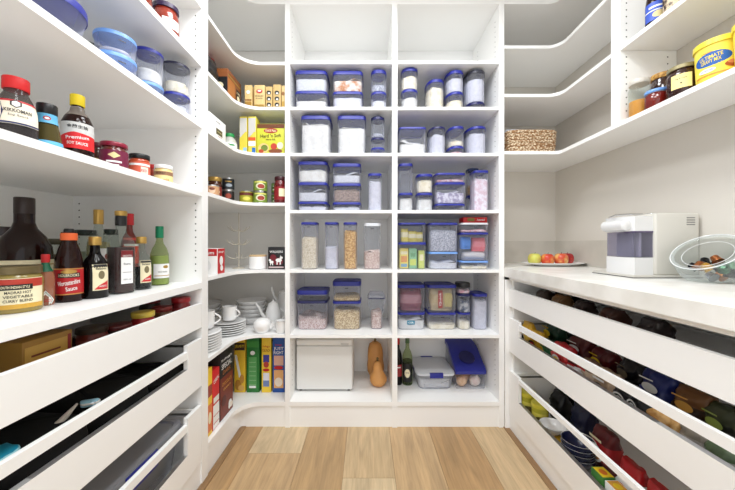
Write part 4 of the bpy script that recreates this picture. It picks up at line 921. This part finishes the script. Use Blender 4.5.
t = carton('taco_kit_box', 'yellow taco kit box with brown top and food picture', 'box', (x0+x1)/2, 2.01, z4, x1-x0, .08, .195, C((206,208,60)), 'f',
    [('r', -.086, .166, .086, .193, C((110,60,30))), ('e', 0, .150, .044, .016, C((170,60,40))), ('t', 0, .151, .07, .016, 'Old El Paso', CR_), ('t', 0, .118, .13, .022, "Hard 'n Soft", C((70,50,20)), .04), ('t', 0, .095, .06, .012, 'taco kit', C((70,50,20))),
     ('e', -.045, .04, .034, .03, C((226,196,130))), ('e', -.04, .04, .022, .02, C((110,130,50))), ('e', .03, .02, .044, .014, C((130,70,36))), ('e', .02, .05, .02, .02, C((190,60,40))), ('e', .06, .055, .02, .022, C((230,220,196))), ('e', -.06, .02, .016, .012, C((180,70,40)))])
# tins and jars, next level down
z3 = 1.405
def can(x, y, z, r, h, mat, label, items=(), lid=None, group='tins on the corner shelf', name='food_tin'):
    t = thing(name, label, 'tin', (x, y, z+.0006), 0, group)
    m = MB(); m.lathe([(r*.97, 0), (r, .002), (r*.985, .005), (r*.985, h-.005), (r, h-.002), (r*.97, h), (r*.93, h), (r*.92, h-.003), (r*.1, h-.003)], lid or STEEL, 32); m.build('can_body', t)
    prints('label', t, cyl(r*.985, math.atan2(-y, -x)), [('r', -r*2.9, .006, r*2.9, h-.006, mat)] + [tuple(i) for i in items])
    return t
can(-.835, 1.675, z3, .036, .056, C((196,150,110)), 'low tan tin with a round face, front left of the tin shelf', [('e', 0, .028, .016, .018, C((226,190,160))), ('e', 0, .036, .014, .008, C((120,60,40)))])
vessel('pickle_jar', 'brown pickle jar with gold lid at the left of the tin shelf', 'jar', (-.93, 1.90, z3), .040, .15, 'jar', pm('brown_pickle', (80,40,26), .15, coat=.3), (.98,.82,.99,GOLD), None, (.1,.6,1.2,C((140,50,40)),[('r',-.03,0,.03,.012,CR_)]))
can(-.872, 1.975-.02, z3, .035, .076, C((40,34,36)), 'dark tin at the base of the black tin pair', [('e', 0, .04, .018, .016, C((150,60,40)))])
can(-.872, 1.975-.02, z3+.0772, .035, .076, C((30,32,36)), 'dark tin with gold and white flecks on top of its pair', [('e', .004, .03, .02, .01, C((150,160,170))), ('r', -.02, .05, .02, .056, GOLD)])
can(-.775, 2.0, z3, .043, .080, C((160,156,44)), 'olive yellow tin with a dark band standing alone', [('r', -.12, .05, .12, .068, C((100,40,34))), ('e', 0, .03, .024, .012, C((220,210,90)))])
for k in range(2):
    can(-.685, 2.0, z3+.0742*k, .043, .073, C((120,146,56)), ['green tin with a tomato picture, bottom of the green pair', 'green tin with a tomato picture, top of the green pair'][k], [('e', 0, .035, .03, .02, C((230,226,190))), ('e', .004, .033, .022, .014, C((160,60,44))), ('r', -.04, .056, .04, .064, C((230,226,120)))])
    can(-.600, 2.075, z3+.0742*k, .036, .073, C((90,120,60)), ['lower green and white tin right of the tomato pair', 'upper green and white tin right of the tomato pair'][k], [('r', -.03, .02, .03, .05, C((200,206,180))), ('r', -.03, .03, .0, .044, C((60,90,50)))])
vessel('sauce_jar', 'dark red sauce jar against the white upright on the tin shelf', 'jar', (-.553, 1.99, z3), .040, .172, 'jar', pm('dark_red_sauce', (100,16,22), .15, coat=.3), (.9,.84,.99,pm('lid_wine', (60,16,24), .4)), None, (.12,.6,1.3,C((140,20,30)),[('r',-.01,-.02,.03,.03,CR_)]))
# level with the red boxes
z2 = .985
carton('mug_box', 'red and white gift box with a white mug picture at the left end', 'box', -.863, 1.705, z2, .125, .085, .138, W_, 'f',
       [('r', -.061, .098, .061, .136, R_), ('t', .0, .115, .09, .018, 'Bodum', W_), ('e', -.005, .045, .034, .035, C((226,226,226)))],
       items2=[('r', -.041, .001, .041, .137, R_), ('t', 0, .118, .06, .014, 'Mugs', W_, .1), ('e', .0, .07, .02, .026, W_), ('e', .004, .03, .016, .016, W_)], face2='r')
t = thing('wire_stand', 'tall thin white wire cup tree with curled arms on the corner shelf', 'stand', (-.845, 2.05, z2+.0006))
WW = pm('cream_wire', (196,188,172), .5)
m = MB(); m.tube([(0,0,0), (0,0,.368)], .0035, WW, 8); m.lathe([(.04, 0), (.04, .004), (.01, .008)], WW, 24); m.build('pole', t)
for zc in (.255, .165, .075):
    for s in range(4):
        a = s*PI/2+.3+zc*4
        m = MB(); m.tube([(r*math.cos(a), r*math.sin(a), zc+dz) for r, dz in ((0,0),(.02,-.008),(.04,-.008),(.06,.0),(.078,.012),(.086,.022))], .0022, WW, 6); m.build('arm', t)
t = thing('canister', 'white embossed ceramic canister with pale wooden lid between wire stand and black box', 'canister', (xx(258, 2.02), 2.02, z2+.0006))
m = MB(); m.lathe([(.05, 0), (.056, .004), (.058, .05), (.056, .078), (.054, .08)], CERAM, 32); m.build('body', t)
m = MB(); m.lathe([(.053, .0795), (.055, .082), (.055, .089), (.052, .091)], pm('pale_wood', (214,184,140), .5, var=.1, vscale=30), 32); m.build('lid', t)
x0, x1 = xx(268, 1.98), xx(284.6, 1.98)
carton('shortbread_box', 'black and red biscuit box with two white dog pictures beside the upright', 'box', (x0+x1)/2, 2.03, z2, x1-x0, .10, .142, K_, 'f',
       [('t', 0, .112, .085, .014, 'WALKERS', W_), ('e', -.02, .075, .02, .02, C((110,20,34))), ('e', .01, .05, .034, .024, C((110,20,34))),
        ('e', .016, .058, .02, .012, W_), ('e', .032, .074, .010, .008, W_), ('r', .002, .03, .009, .052, W_), ('r', .022, .03, .029, .052, W_), ('p', [(.024,.078),(.03,.078),(.027,.092)], W_),
        ('e', -.030, .046, .013, .009, W_), ('e', -.040, .058, .008, .007, W_), ('r', -.038, .026, -.033, .044, W_), ('r', -.025, .026, -.020, .044, W_), ('r', -.048, .008, .048, .018, C((190,170,170)))],
       items2=[('r', -.048, .004, .048, .138, C((120,20,30)))], face2='l')
# ------------------------------------------------------------------ crockery
z1 = .58
GP = 'white crockery on the corner shelf'
def mug(x, y, z, r, h, label, ha):
    t = thing('mug', label, 'mug', (x, y, z+.0006), ha, GP)
    m = MB(); m.lathe([(r*.78, 0), (r*.86, .004), (r*.98, h*.3), (r, h), (r*.95, h), (r*.92, h*.3), (r*.78, .008), (r*.1, .007)], CERAM, 32); m.build('body', t, smooth=60)
    m = MB(); m.tube([(r*.94+.0*a, 0, 0) if False else (r*.93+.032*math.sin(PI*a), 0, h*(.82-.62*a)) for a in [i/10 for i in range(11)]], .005, CERAM, 8); m.build('handle', t)
def dish(x, y, z, r, h, label, kind='bowl', name='bowl', tilt=0):
    m = MB()
    if kind == 'bowl': P = [(r*.45,0),(r*.5,.004),(r*.85,h*.5),(r,h),(r*.97,h),(r*.82,h*.52),(r*.5,.009),(r*.05,.008)]
    else: P = [(r*.55,0),(r*.6,.003),(r*.98,h),(r,h+.002),(r*.98,h+.004),(r*.6,.007),(r*.05,.006)]
    m.lathe(P, CERAM, 40); o = m.build(name, None, (x, y, z+.0006), smooth=60); tag(o, label, 'plate' if name == 'plate' else 'bowl', GP); return o
od = ['bottom', 'second', 'third', 'fourth', 'fifth', 'sixth', 'seventh', 'topmost']
for k in range(7): dish(-.912, 1.665, z1+.0135*k, .122, .012, 'white plate in the front left pile behind the upright, %s from below' % od[k], 'plate', 'plate')
for k in range(6): dish(-.872, 1.985-.02, z1+.0135*k, .102, .012, 'white plate in the pile under the tilted mug, %s from below' % od[k], 'plate', 'plate')
mug(-.895, 1.725, z1+.0135*6+.02, .046, .095, 'tall white mug standing on the front left plate pile', .3)
mug(-.868, 1.965, z1+.0135*5+.02, .044, .085, 'white mug standing on the plate pile near the bowls', -.25)
for k in range(5): dish(-.83, 2.235, z1+.028*k, .108, .055, 'white bowl in the tall nested bowl stack, %s from below' % od[k])
for k in range(4): dish(-1.16, 2.2, z1+.03*k, .12, .06, 'white bowl in the stack at the far left corner, %s from below' % od[k])
t = thing('sugar_bowl', 'round white pot with a short spout in front of the teapot', 'pot', (-.672, 1.995, z1+.0006), 0, GP)
m = MB(); m.lathe([(.034,0),(.038,.003),(.053,.03),(.057,.05),(.05,.072),(.034,.086),(.012,.091),(.002,.092)], CERAM, 36); m.build('body', t, smooth=70)
m = MB(); m.tube([(.05, 0, .03), (.064, 0, .045), (.07, -.002, .062)], [.011, .008, .006], CERAM, 10); m.build('spout', t)
t = thing('teapot', 'white coffee pot with long raised spout behind the round pot', 'pot', (-.645, 2.14, z1+.0006), 0, GP)
m = MB(); m.lathe([(.04,0),(.045,.003),(.054,.04),(.05,.10),(.036,.145),(.034,.15)], CERAM, 36); m.build('body', t, smooth=70)
m = MB(); m.lathe([(.035,.15),(.034,.156),(.014,.168),(.006,.172),(.008,.18),(.003,.186)], CERAM, 28); m.build('lid', t, smooth=70)
m = MB(); m.tube([(-.045, -.01, .05), (-.075, -.015, .09), (-.09, -.018, .13), (-.112, -.02, .16)], [.014, .010, .008, .006], CERAM, 10); m.build('spout', t)
m = MB(); m.tube([(.048+.03*math.sin(PI*a), .01, .12-.08*a) for a in [i/8 for i in range(9)]], .005, CERAM, 8); m.build('handle', t)
t = thing('teapot', 'tall white pot with a lid at the back right of the crockery', 'pot', (-.585, 2.27, z1+.0006), 0, GP)
m = MB(); m.lathe([(.045,0),(.06,.01),(.064,.10),(.058,.2),(.05,.215)], CERAM, 36); m.build('body', t, smooth=70)
m = MB(); m.lathe([(.06,.215),(.06,.224),(.03,.236),(.01,.24),(.012,.252),(.004,.258)], CERAM, 28); m.build('lid', t, smooth=50)
m = MB(); m.tube([(-.055, -.02, .14), (-.08, -.03, .18), (-.095, -.035, .225), (-.10, -.04, .26)], [.012,.009,.008,.006], CERAM, 10); m.build('spout', t)
t = thing('milk_jug', 'small white milk jug beside the white upright', 'jug', (-.548, 1.985, z1+.0006), 0, GP)
m = MB(); m.lathe([(.026,0),(.03,.003),(.032,.04),(.030,.07),(.034,.078),(.031,.078),(.027,.068),(.027,.01),(.003,.008)], CERAM, 30); m.build('body', t, smooth=60)
m = MB(); m.tube([(-.030-.018*math.sin(PI*a), 0, .062-.045*a) for a in [i/8 for i in range(9)]], .0035, CERAM, 8); m.build('handle', t)
# ------------------------------------------------------------------ cereal boxes
z0 = .16
def cereal(px0, px1, mat, label, fn_, Yf=2.055, h=.365):
    x0, x1 = xx(px0, Yf), xx(px1, Yf)
    return carton('cereal_box', label, 'box', (x0+x1)/2, Yf+.13, z0, x1-x0-.002, .25, h, mat, 'f', fn_((x1-x0)-.006, h), group='cereal boxes on the bottom corner shelf')
cereal(233.8, 245, C((232,190,50)), 'yellow cereal box with flakes and milk picture, left of the green box', lambda w, h: [('r', -w/2, .28, w/2, .33, C((60,40,30))), ('t', 0, .305, w*.9, .022, 'JUST', Y_), ('p', [(-w/2,.25),(-w/2+.015,.25),(.012,.1),(-.005,.1)], W_), ('e', -.01, .05, .022, .035, C((176,120,40))), ('e', .015, .09, .015, .03, C((196,140,60))), ('e', .01, .03, .02, .02, C((220,170,90)))])
cereal(246.2, 259, C((36,120,50)), 'dark green cereal box with white nutrition panel', lambda w, h: [('e', -.002, .262, .016, .014, W_), ('r', -w*.36, .03, w*.32, .235, C((90,160,90)))] + [('r', -w*.3, .05+.03*k, w*.26, .052+.03*k, C((190,216,180))) for k in range(6)] + [('r', -w*.3, .03, w*.26, .045, W_), ('r', -w/2, .30, w/2, .34, C((60,140,60)))])
cereal(261.2, 270.8, C((244,208,60)), 'yellow cereal box with a red lettered band, right of the green box', lambda w, h: [('t', 0, .305, w*.8, .016, "Kellogg's", R_), ('t', 0, .28, w*.9, .02, 'CRUNCH', C((150,60,30))), ('r', -w*.35, .20, w*.35, .25, C((60,60,150))), ('e', 0, .185, .018, .02, C((180,60,50))), ('r', -w*.35, .04, w*.35, .13, C((226,226,236))), ('r', -w*.35, .04, w*.35, .08, C((110,130,180))), ('e', 0, .15, .022, .01, R_)])
cereal(272.2, 284.6, C((28,80,160)), 'blue cereal box lettered JUST RIGHT beside the white upright', lambda w, h: [('t', 0, .315, w*.6, .014, "Kellogg's", R_), ('t', 0, .29, w*.85, .024, 'JUST', W_), ('t', 0, .265, w*.85, .022, 'RIGHT', W_), ('r', -w*.4, .18, w*.42, .245, C((216,170,150))), ('e', 0, .165, .03, .012, R_), ('r', -w*.4, .03, w*.42, .15, C((226,170,110))), ('e', 0, .07, .026, .03, C((236,220,200)))])
carton('cereal_box', 'black and maroon cereal box with white flower along the left shelf edge', 'box', -.845, 1.795, z0, .07, .165, .375, C((24,20,22)), 'r',
       [('r', -.08, .004, .08, .235, C((120,42,26))), ('t', 0, .33, .13, .016, "Kellogg's", W_), ('t', 0, .295, .13, .03, 'SPECIAL', W_), ('t', 0, .26, .1, .022, 'DARK', C((180,110,60))), ('t', 0, .195, .12, .02, 'CHOCOLATE', C((210,150,60))), ('t', 0, .165, .09, .014, 'clusters', C((220,170,90))), ('e', .04, .05, .022, .02, W_), ('e', .055, .035, .02, .016, C((236,226,216))), ('e', .03, .035, .014, .016, W_), ('e', -.04, .10, .026, .03, C((90,28,18)))], group='cereal boxes on the bottom corner shelf')
carton('cereal_box', 'red cereal box with white panels at the front left', 'box', -.84, 1.668, z0, .06, .076, .315, C((206,30,36)), 'r',
       [('r', -.034, .004, .034, .13, W_), ('t', 0, .26, .06, .02, 'CEREAL', W_, .3), ('r', -.03, .14, .03, .17, C((230,226,220))), ('r', -.03, .03, .03, .034, R_), ('r', -.03, .07, .03, .074, R_)], group='cereal boxes on the bottom corner shelf')
carton('cereal_box', 'narrow yellow cereal box left of the red one at the upright', 'box', -.838, 1.598, z0, .058, .052, .345, C((240,200,50)), 'r',
       [('r', -.022, .02, .022, .16, C((220,120,60))), ('r', -.022, .2, .022, .26, C((160,60,40))), ('e', 0, .09, .016, .03, CR_)], group='cereal boxes on the bottom corner shelf')
# ------------------------------------------------------------------ things in the drawers
def dp(x, X): return (X, F*X/(x-VX))
BAGK = C((20,20,24), .35); DKG = C((24,64,44), .35); RED = C((176,26,34), .35); DRED = C((96,20,26), .35); TAN = C((176,150,124), .5); YEL = C((214,170,50), .35)
BRD = speck('bread_crust', (196,140,70), (226,184,120), 40, .6, .3)
zd = .483+.026
R2 = [ # (px, X, w, d, h, mats, label)
 (529, .955, .10, .07, .175, (YEL, C((226,196,90), .3), YEL), 'yellow crisp bag nearest the far end of the middle right drawer'),
 (539, .965, .11, .08, .150, (C((206,180,120), .35), YEL, YEL), 'yellow and cream snack bag second from the far end of middle drawer'),
 (551, .955, .10, .07, .135, (DKG, C((40,110,70), .3), DKG), 'green snack bag between the yellow and red bags'),
 (565, .965, .12, .08, .15, (RED, C((206,60,60), .3), RED), 'bright red chip bag right of the green bag'),
 (578, .955, .09, .07, .125, (RED, W_, DRED), 'red and white packet at the drawer front beside the bright red bag'),
 (593, .960, .10, .08, .14, (TAN, C((206,186,164)), C((120,90,70))), 'beige paper bag with twisted top right of the red packets'),
 (610, .960, .10, .08, .135, (C((196,172,146)), TAN, TAN), 'light tan bag in the middle of the drawer front'),
 (628, .958, .09, .07, .13, (BAGK, C((40,38,44), .3), BAGK), 'black bag left of the white rose pattern bag'),
 (645, .962, .09, .07, .12, (BAGK, BAGK, BAGK), 'black bag printed with a white rose pattern'),
 (672, .975, .11, .10, .10, (BRD, BRD, BRD), 'orange brown bread bag behind the middle rail'),
 (700, .97, .09, .08, .105, (C((150,140,130), .3), C((176,170,164), .25), C((140,132,120), .3)), 'grey clear bag of dry goods near the photo right edge'),
 (728, .965, .08, .08, .10, (C((130,130,120), .3), C((190,190,186), .25), C((90,110,80), .3)), 'clear bag with green herbs at the right edge of the drawer'),
]
for i, (px, X_, w, d, h, mt, lb) in enumerate(R2):
    X, Y = dp(px, X_+.005)
    o = pouch('food_bag', lb, 'bag', (X, Y, zd), w, d, h, mt, PI/2+.15*math.sin(i*2.1), amp=.35, seed=20+i)
    if 'rose' not in lb and i < 10:
        pc = [(W_, K_, R_), (K_, R_, W_), (Y_, W_, G_), (W_, Y_, K_), (N_, W_, R_)][i % 5]
        prints('printing', o, lambda u, v, o_, d=d: (-u, d*.58+o_, v), [('e', .0, h*.5, w*.26, h*.16, pc[0]), ('e', .004, h*.5, w*.18, h*.1, pc[1]), ('r', -w*.3, h*.74, w*.3, h*.8, pc[2])])
        prints('printing', o, lambda u, v, o_, h=h: (u, v, h+.002+o_), [('r', -w*.3, -.012, w*.2, .006, pc[2])]) if False else None
    if 'rose' in lb: prints('printing', o, lambda u, v, o_: (-u, .042+o_, v), [('e', 0, .07, .026, .026, W_), ('e', 0, .07, .02, .02, BAGK), ('e', .002, .07, .015, .015, W_), ('e', 0, .07, .009, .009, BAGK), ('e', .02, .04, .014, .012, W_)])
R2b = [
 (556, 1.10, .13, .10, .175, (DKG,), 'dark green bag standing behind the green snack bag'),
 (583, 1.10, .14, .10, .16, (RED, DRED, DRED), 'deep red bag in the second row of the middle drawer'),
 (607, 1.10, .12, .10, .15, (DRED,), 'dark maroon bag in the second row behind the beige bags'),
 (636, 1.10, .12, .10, .16, (BAGK,), 'black bag in the second row beside the blue one'),
 (664, 1.09, .12, .11, .165, (C((26,40,110), .35),), 'royal blue bag in the second row of middle drawer'),
 (697, 1.09, .11, .10, .155, (C((120,80,44), .4), C((60,44,30))), 'brown snack bag in the second row right of the blue one'),
 (732, 1.09, .10, .10, .15, (C((60,66,40), .4), C((40,40,30))), 'dark olive bag in the second row at the photo right edge'),
]
for i, (px, X_, w, d, h, mt, lb) in enumerate(R2b):
    X, Y = dp(px, X_); o = pouch('food_bag', lb, 'bag', (X, Y, zd), w, d, h, mt, PI/2+.1*math.sin(i*1.7), amp=.4, seed=40+i)
    pc = [(Y_, R_), (W_, Y_), (Y_, W_), (C((120,110,90)), C((60,60,60))), (W_, C((160,180,220))), (C((200,150,70)), R_), (C((150,170,80)), Y_)][i]
    prints('printing', o, lambda u, v, o_, d=d: (-u, d*.60+o_, v), [('e', .01, h*.72, w*.25, h*.1, pc[0]), ('r', -w*.3, h*.5, w*.1, h*.56, pc[1]), ('r', -w*.25, h*.88, w*.2, h*.91, pc[0])])
zd = .094+.026
for px, X_, h, lb in ((528, .950, .16, 'yellow green tub at the far end of the bottom right drawer'), (540, .960, .15, 'yellow green tub second from the far end of the bottom drawer')):
    X, Y = dp(px, X_); vessel('powder_tub', lb, 'tub', (X, Y, zd), .043, h, 'tub', C((176,170,46), .4), (1.05,.86,1,C((206,196,60), .35)), None, (.2,.7,1.2,C((216,206,90)),[('e',0,0,.03,.02,C((90,80,40)))]))
X, Y = dp(553, .965)
dish(X, Y, zd+.05, .062, .045, 'white bowl beside the yellow green tubs in the bottom right drawer')['group'] = 'bowls in the bottom right drawer'
carton('snack_box', 'yellow red packet under the white bowl in the bottom drawer', 'box', X, Y, zd, .12, .11, .048, YEL, 'l', [('r', -.04, .01, .04, .03, R_)])
X, Y = dp(578, .975)
for k in range(4):
    m = MB(); r = .068; P = [(r*.5,0),(r*.55,.003),(r*.95,.04),(r,.06),(r*.97,.06),(r*.9,.04),(r*.5,.008),(r*.05,.007)]
    m.lathe(P[:4], C((22,30,66), .25), 36, True, False); m.lathe([P[3], (r*1.01,.062), P[4]], CERAM, 36, False, False); m.lathe(P[4:], C((22,30,66), .25), 36, False, True)
    o = m.build('bowl', None, (X, Y, zd+.0006+.022*k), smooth=60); tag(o, 'navy bowl with white rim in the drawer stack, %s from below' % od[k], 'bowl', 'navy bowls in the bottom right drawer')
R3 = [
 (561, 1.12, .11, .1, .17, (BAGK,), 'black bag behind the white bowl in the bottom drawer'),
 (584, 1.13, .12, .1, .19, (C((20,28,64), .4),), 'navy bag standing behind the navy bowls'),
 (607, 1.08, .12, .09, .19, (DRED, RED, DRED), 'dark red packet behind the navy bowls'),
 (634, 1.03, .10, .08, .18, (RED, W_, RED), 'red and white rice packet in the bottom drawer'),
 (664, 1.03, .10, .08, .18, (RED, C((220,190,160), .3), RED), 'red packet with a bowl picture in the bottom drawer'),
 (700, 1.02, .10, .08, .16, (C((190,180,170), .3), W_, RED), 'white and red packet nearest the bottom right of the photo'),
]
for i, (px, X_, w, d, h, mt, lb) in enumerate(R3):
    X, Y = dp(px, X_); o = pouch('food_bag', lb, 'bag', (X, Y, zd), w, d, h, mt, PI/2, amp=.3, seed=60+i)
    if i > 1: prints('printing', o, lambda u, v, o_, d=d: (-u, d*.58+o_, v), [('e', .0, h*.5, w*.34, h*.2, W_), ('e', .0, h*.47, w*.24, h*.12, [C((214,150,90)), C((200,60,50)), C((220,170,110)), R_][i-2]), ('r', -w*.3, h*.8, w*.3, h*.86, CR_)])
GREENC = C((70,130,60))
for i, px in enumerate((603, 618, 636)):
    X, Y = dp(px, .945); carton('seasoning_packet', ['green and yellow seasoning box right of the navy bowls', 'green and white seasoning box, middle of three at the drawer front', 'green and orange seasoning box, last of three at the drawer front'][i], 'packet', X, Y, zd, .05, .065, .115, [GREENC, W_, C((120,150,60))][i], 'l',
        [('r', -.028, .02, .028, .08, CR_)], items2=[('r', -.022, -.028, .022, .028, [Y_, C((216,160,60)), C((230,120,40))][i]), ('e', 0, 0, .014, .016, [C((220,120,40)), Y_, W_][i])], face2='t')
# tops of packets in the top right drawer
zd = .762+.026
for i, (px, c, lb) in enumerate([(545, (60,44,34), 'dark brown packet at the far end of top right drawer'), (562, (120,84,44), 'tan brown packet in the top right drawer'), (585, (50,34,30), 'dark packet in the middle of top right drawer'), (615, (70,40,30), 'dark reddish packet in the top right drawer'), (655, (40,30,30), 'blackish packet near the right of top drawer')]):
    X, Y = dp(px, 1.0); pouch('food_bag', lb, 'bag', (X, Y, zd), .09, .09, .10, (C(c, .4),), PI/2, amp=.35, seed=80+i)
# left drawers
zd = .752+.026
carton('food_box', 'yellow brown box with red edge in the top left drawer', 'box', -.94, .83, zd, .18, .13, .125, C((150,110,40)), 'r', [('r', -.06, .02, .05, .11, C((190,150,70))), ('r', -.045, .082, .03, .087, C((110,50,34))), ('r', .05, .01, .06, .115, C((130,30,30)))])
for i, (px, X_, r, h, c, c2, lb) in enumerate([(181, -.848, .038, .128, (120,26,30), (150,26,32), 'jar with red lid nearest the upright in the top left drawer'), (162, -.87, .038, .105, (110,70,40), (130,40,34), 'brown tin with red rim second from the upright in the top left drawer'), (143, -.85, .038, .115, (150,26,30), (196,170,60), 'red tin with yellow band third from the upright in the drawer'), (150, -.97, .04, .13, (50,40,34), (120,24,28), 'dark jar with red lid behind the red tin'), (118, -.875, .04, .09, (60,44,34), (90,30,30), 'dark tin in the middle of the top left drawer'), (92, -.90, .042, .10, (110,40,30), (60,50,40), 'reddish tin behind the front panel of top left drawer')]):
    X, Y = dp(px, X_); vessel('food_jar', lb, 'jar', (X, Y, zd), r, h, 'jar', C(c, .3), (1, .82, .99, C(c2, .35)), None, (.15, .65, 1.2, C(tuple(min(255, v+30) for v in c)), [('r', -.03, 0, .03, .01, CR_)]))
for i, (px, X_, c, lb) in enumerate([(60, -.95, (50,30,24), 'dark packet left of the tins in top left drawer'), (45, -.90, (70,36,28), 'brown packet beside the yellow brown box')]):
    X, Y = dp(px, X_); pouch('food_bag', lb, 'bag', (X, Y, zd), .1, .09, .07, (C(c, .4),), PI/2, amp=.4, seed=90+i)
zd = .475+.026
BLK = pm('black_cloth', (5, 5, 6), .9, bump=.3, bscale=30)
for i, (y, h, lb) in enumerate([(1.325, .10, 'low black cloth bag against the drawer end in the middle left drawer'), (.56, .145, 'black cloth bag nearest the camera in the middle left drawer'), (.815, .15, 'black cloth bag in the middle of the middle left drawer'), (1.068, .155, 'black cloth bag toward the far end of middle left drawer')]):
    m = MB(); rs = []
    for k, (q, zz) in enumerate([(.97,0), (1,.03), (1,.09), (.96,h*.9), (.8,h), (.4,h+.004), (.05,h)]):
        rs.append([(.205*q*math.copysign(abs(math.cos(t_))**.35, math.cos(t_)), .125*q*math.copysign(abs(math.sin(t_))**.35, math.sin(t_)), zz+(.012*noise.noise(Vector((q*5+j*.7, i*3.0, k)))if k > 2 else 0)) for j, t_ in enumerate([2*PI*(j+.5)/36 for j in range(36)])])
    m.rings(rs, BLK); tag(m.build('cloth_bag', None, (-1.015, y, zd), smooth=60), lb, 'bag')
pouch('plastic_bag', 'teal plastic packet at the left edge in the middle left drawer', 'packet', (-.86, .685, zd+.150), .13, .08, .02, (C((20,140,170), .3), C((160,220,230), .3)), PI/2, amp=.3, seed=101)
m = MB(); m.tube([(0,0,0), (.002,.03,.012), (.004,.06,.026), (.006,.095,.046)], [.006,.009,.008,.003], C((214,206,196), .4), 10); tag(m.build('spatula', None, (-.865, .825, zd+.128)), 'pale tapered spoon handle lying on the black bags', 'utensil')
pouch('packet', 'pale blue and white packet beside the pale spoon handle', 'packet', (-.85, .95, zd+.152), .05, .035, .018, (C((150,200,220), .3), W_), .4, amp=.6, seed=102)
pouch('packet', 'small dark wrapper at the far end of the middle left drawer', 'packet', (-.84, 1.32, zd+.001), .09, .05, .085, (C((90,36,40), .4),), PI/2, amp=.3, seed=103) if False else None
zd = .112+.026
t = thing('storage_tub', 'big clear storage tub with blue seal in the bottom left drawer', 'container', (-1.03, 1.14, zd))
m = MB(); m.loft([(0, .17, .25, 9), (.004, .175, .256, 9), (.175, .195, .278, 9), (.18, .2, .284, 9), (.186, .2, .284, 9)], TUB2, 44, True, False); m.build('body', t)
m = MB(); m.loft([(.190, .203, .288, 9), (.204, .203, .288, 9), (.210, .198, .282, 9), (.210, .182, .265, 9), (.202, .176, .258, 9), (.202, .05, .08, 9)], clear('lid_clear', (226,228,234), (206,208,214), .3, .15), 44, False, True); m.build('lid', t)
m = MB(); m.loft([(.184, .2045, .2895, 9), (.191, .2045, .2895, 9)], C((60,70,170), .3), 44, False, False); m.build('seal', t)
m = MB(); m.box(.203, .212, -.08, .08, .14, .205, BLUE, .003); m.build('clip', t)
m = MB(); heap(m, .165, .245, 9, .005, .11, pm('baking_trays', (120,108,98), .5), .02); m.build('contents', t)
carton('cooking_box', 'wide grey brown flat box behind the clear tub in the bottom left drawer', 'box', -1.0, .70, zd, .34, .25, .15, C((110,100,92)), 'r', [('r', -.1, .03, .1, .12, C((140,130,120)))])
# ------------------------------------------------------------------ light
def area(name, loc, sx, sy, e, rot=(0,0,0), col=(1,1,1)):
    l = bpy.data.lights.new(name, 'AREA'); l.shape = 'RECTANGLE'; l.size = sx; l.size_y = sy; l.energy = e; l.color = (.95, .98, 1)
    o = bpy.data.objects.new(name, l); COL.objects.link(o); o.location = loc; o.rotation_euler = rot; return o
LAMP = bpy.data.materials.new('lamp_face'); LAMP.use_nodes = True
bb = LAMP.node_tree.nodes['Principled BSDF']; bb.inputs['Emission Color'].default_value = (1, .98, .95, 1); bb.inputs['Emission Strength'].default_value = 6
for i, (x, y) in enumerate([(-.3, 1.16), (.4, 1.16), (-.3, .2), (.4, .2)]):
    m = MB(); m.lathe([(.08, 0), (.09, 0), (.09, .0095), (.075, .0095)], WHITE, 32, False, False); m.lathe([(.08, .001), (.001, .001)], LAMP, 32, False, False)
    o = m.build('downlight', None, (x, y, 2.70)); tag(o, ['round ceiling downlight above the aisle, far left', 'round ceiling downlight above the aisle, far right', 'round ceiling downlight above the aisle, near left', 'round ceiling downlight above the aisle, near right'][i], 'light', 'ceiling downlights')
    area('downlight_lamp', (x, y, 2.69), .45, .45, 10.5)
w = bpy.data.worlds.new('daylight'); bpy.context.scene.world = w; w.use_nodes = True
w.node_tree.nodes['Background'].inputs[0].default_value = (.96, .98, 1, 1); w.node_tree.nodes['Background'].inputs[1].default_value = 1.15
# ------------------------------------------------------------------ camera
cd = bpy.data.cameras.new('camera'); cam = bpy.data.objects.new('camera', cd); COL.objects.link(cam)
cam.location = (0, 0, H); cam.rotation_euler = (PI/2, 0, 0)
cd.sensor_width = 36; cd.lens = F/735*36; cd.shift_x = .0012; cd.shift_y = -.002; cd.clip_start = .02
sc = bpy.context.scene; sc.camera = cam
sc.view_settings.view_transform = 'Standard'; sc.view_settings.look = 'None'; sc.view_settings.gamma = 1; sc.view_settings.exposure = .3
sc.cycles.use_denoising = True; sc.cycles.max_bounces = 14; sc.cycles.diffuse_bounces = 10; sc.cycles.transparent_max_bounces = 24
sc.cycles.sample_clamp_indirect = 5
# names: every repeat keeps its own suffix, every object belongs to the main collection
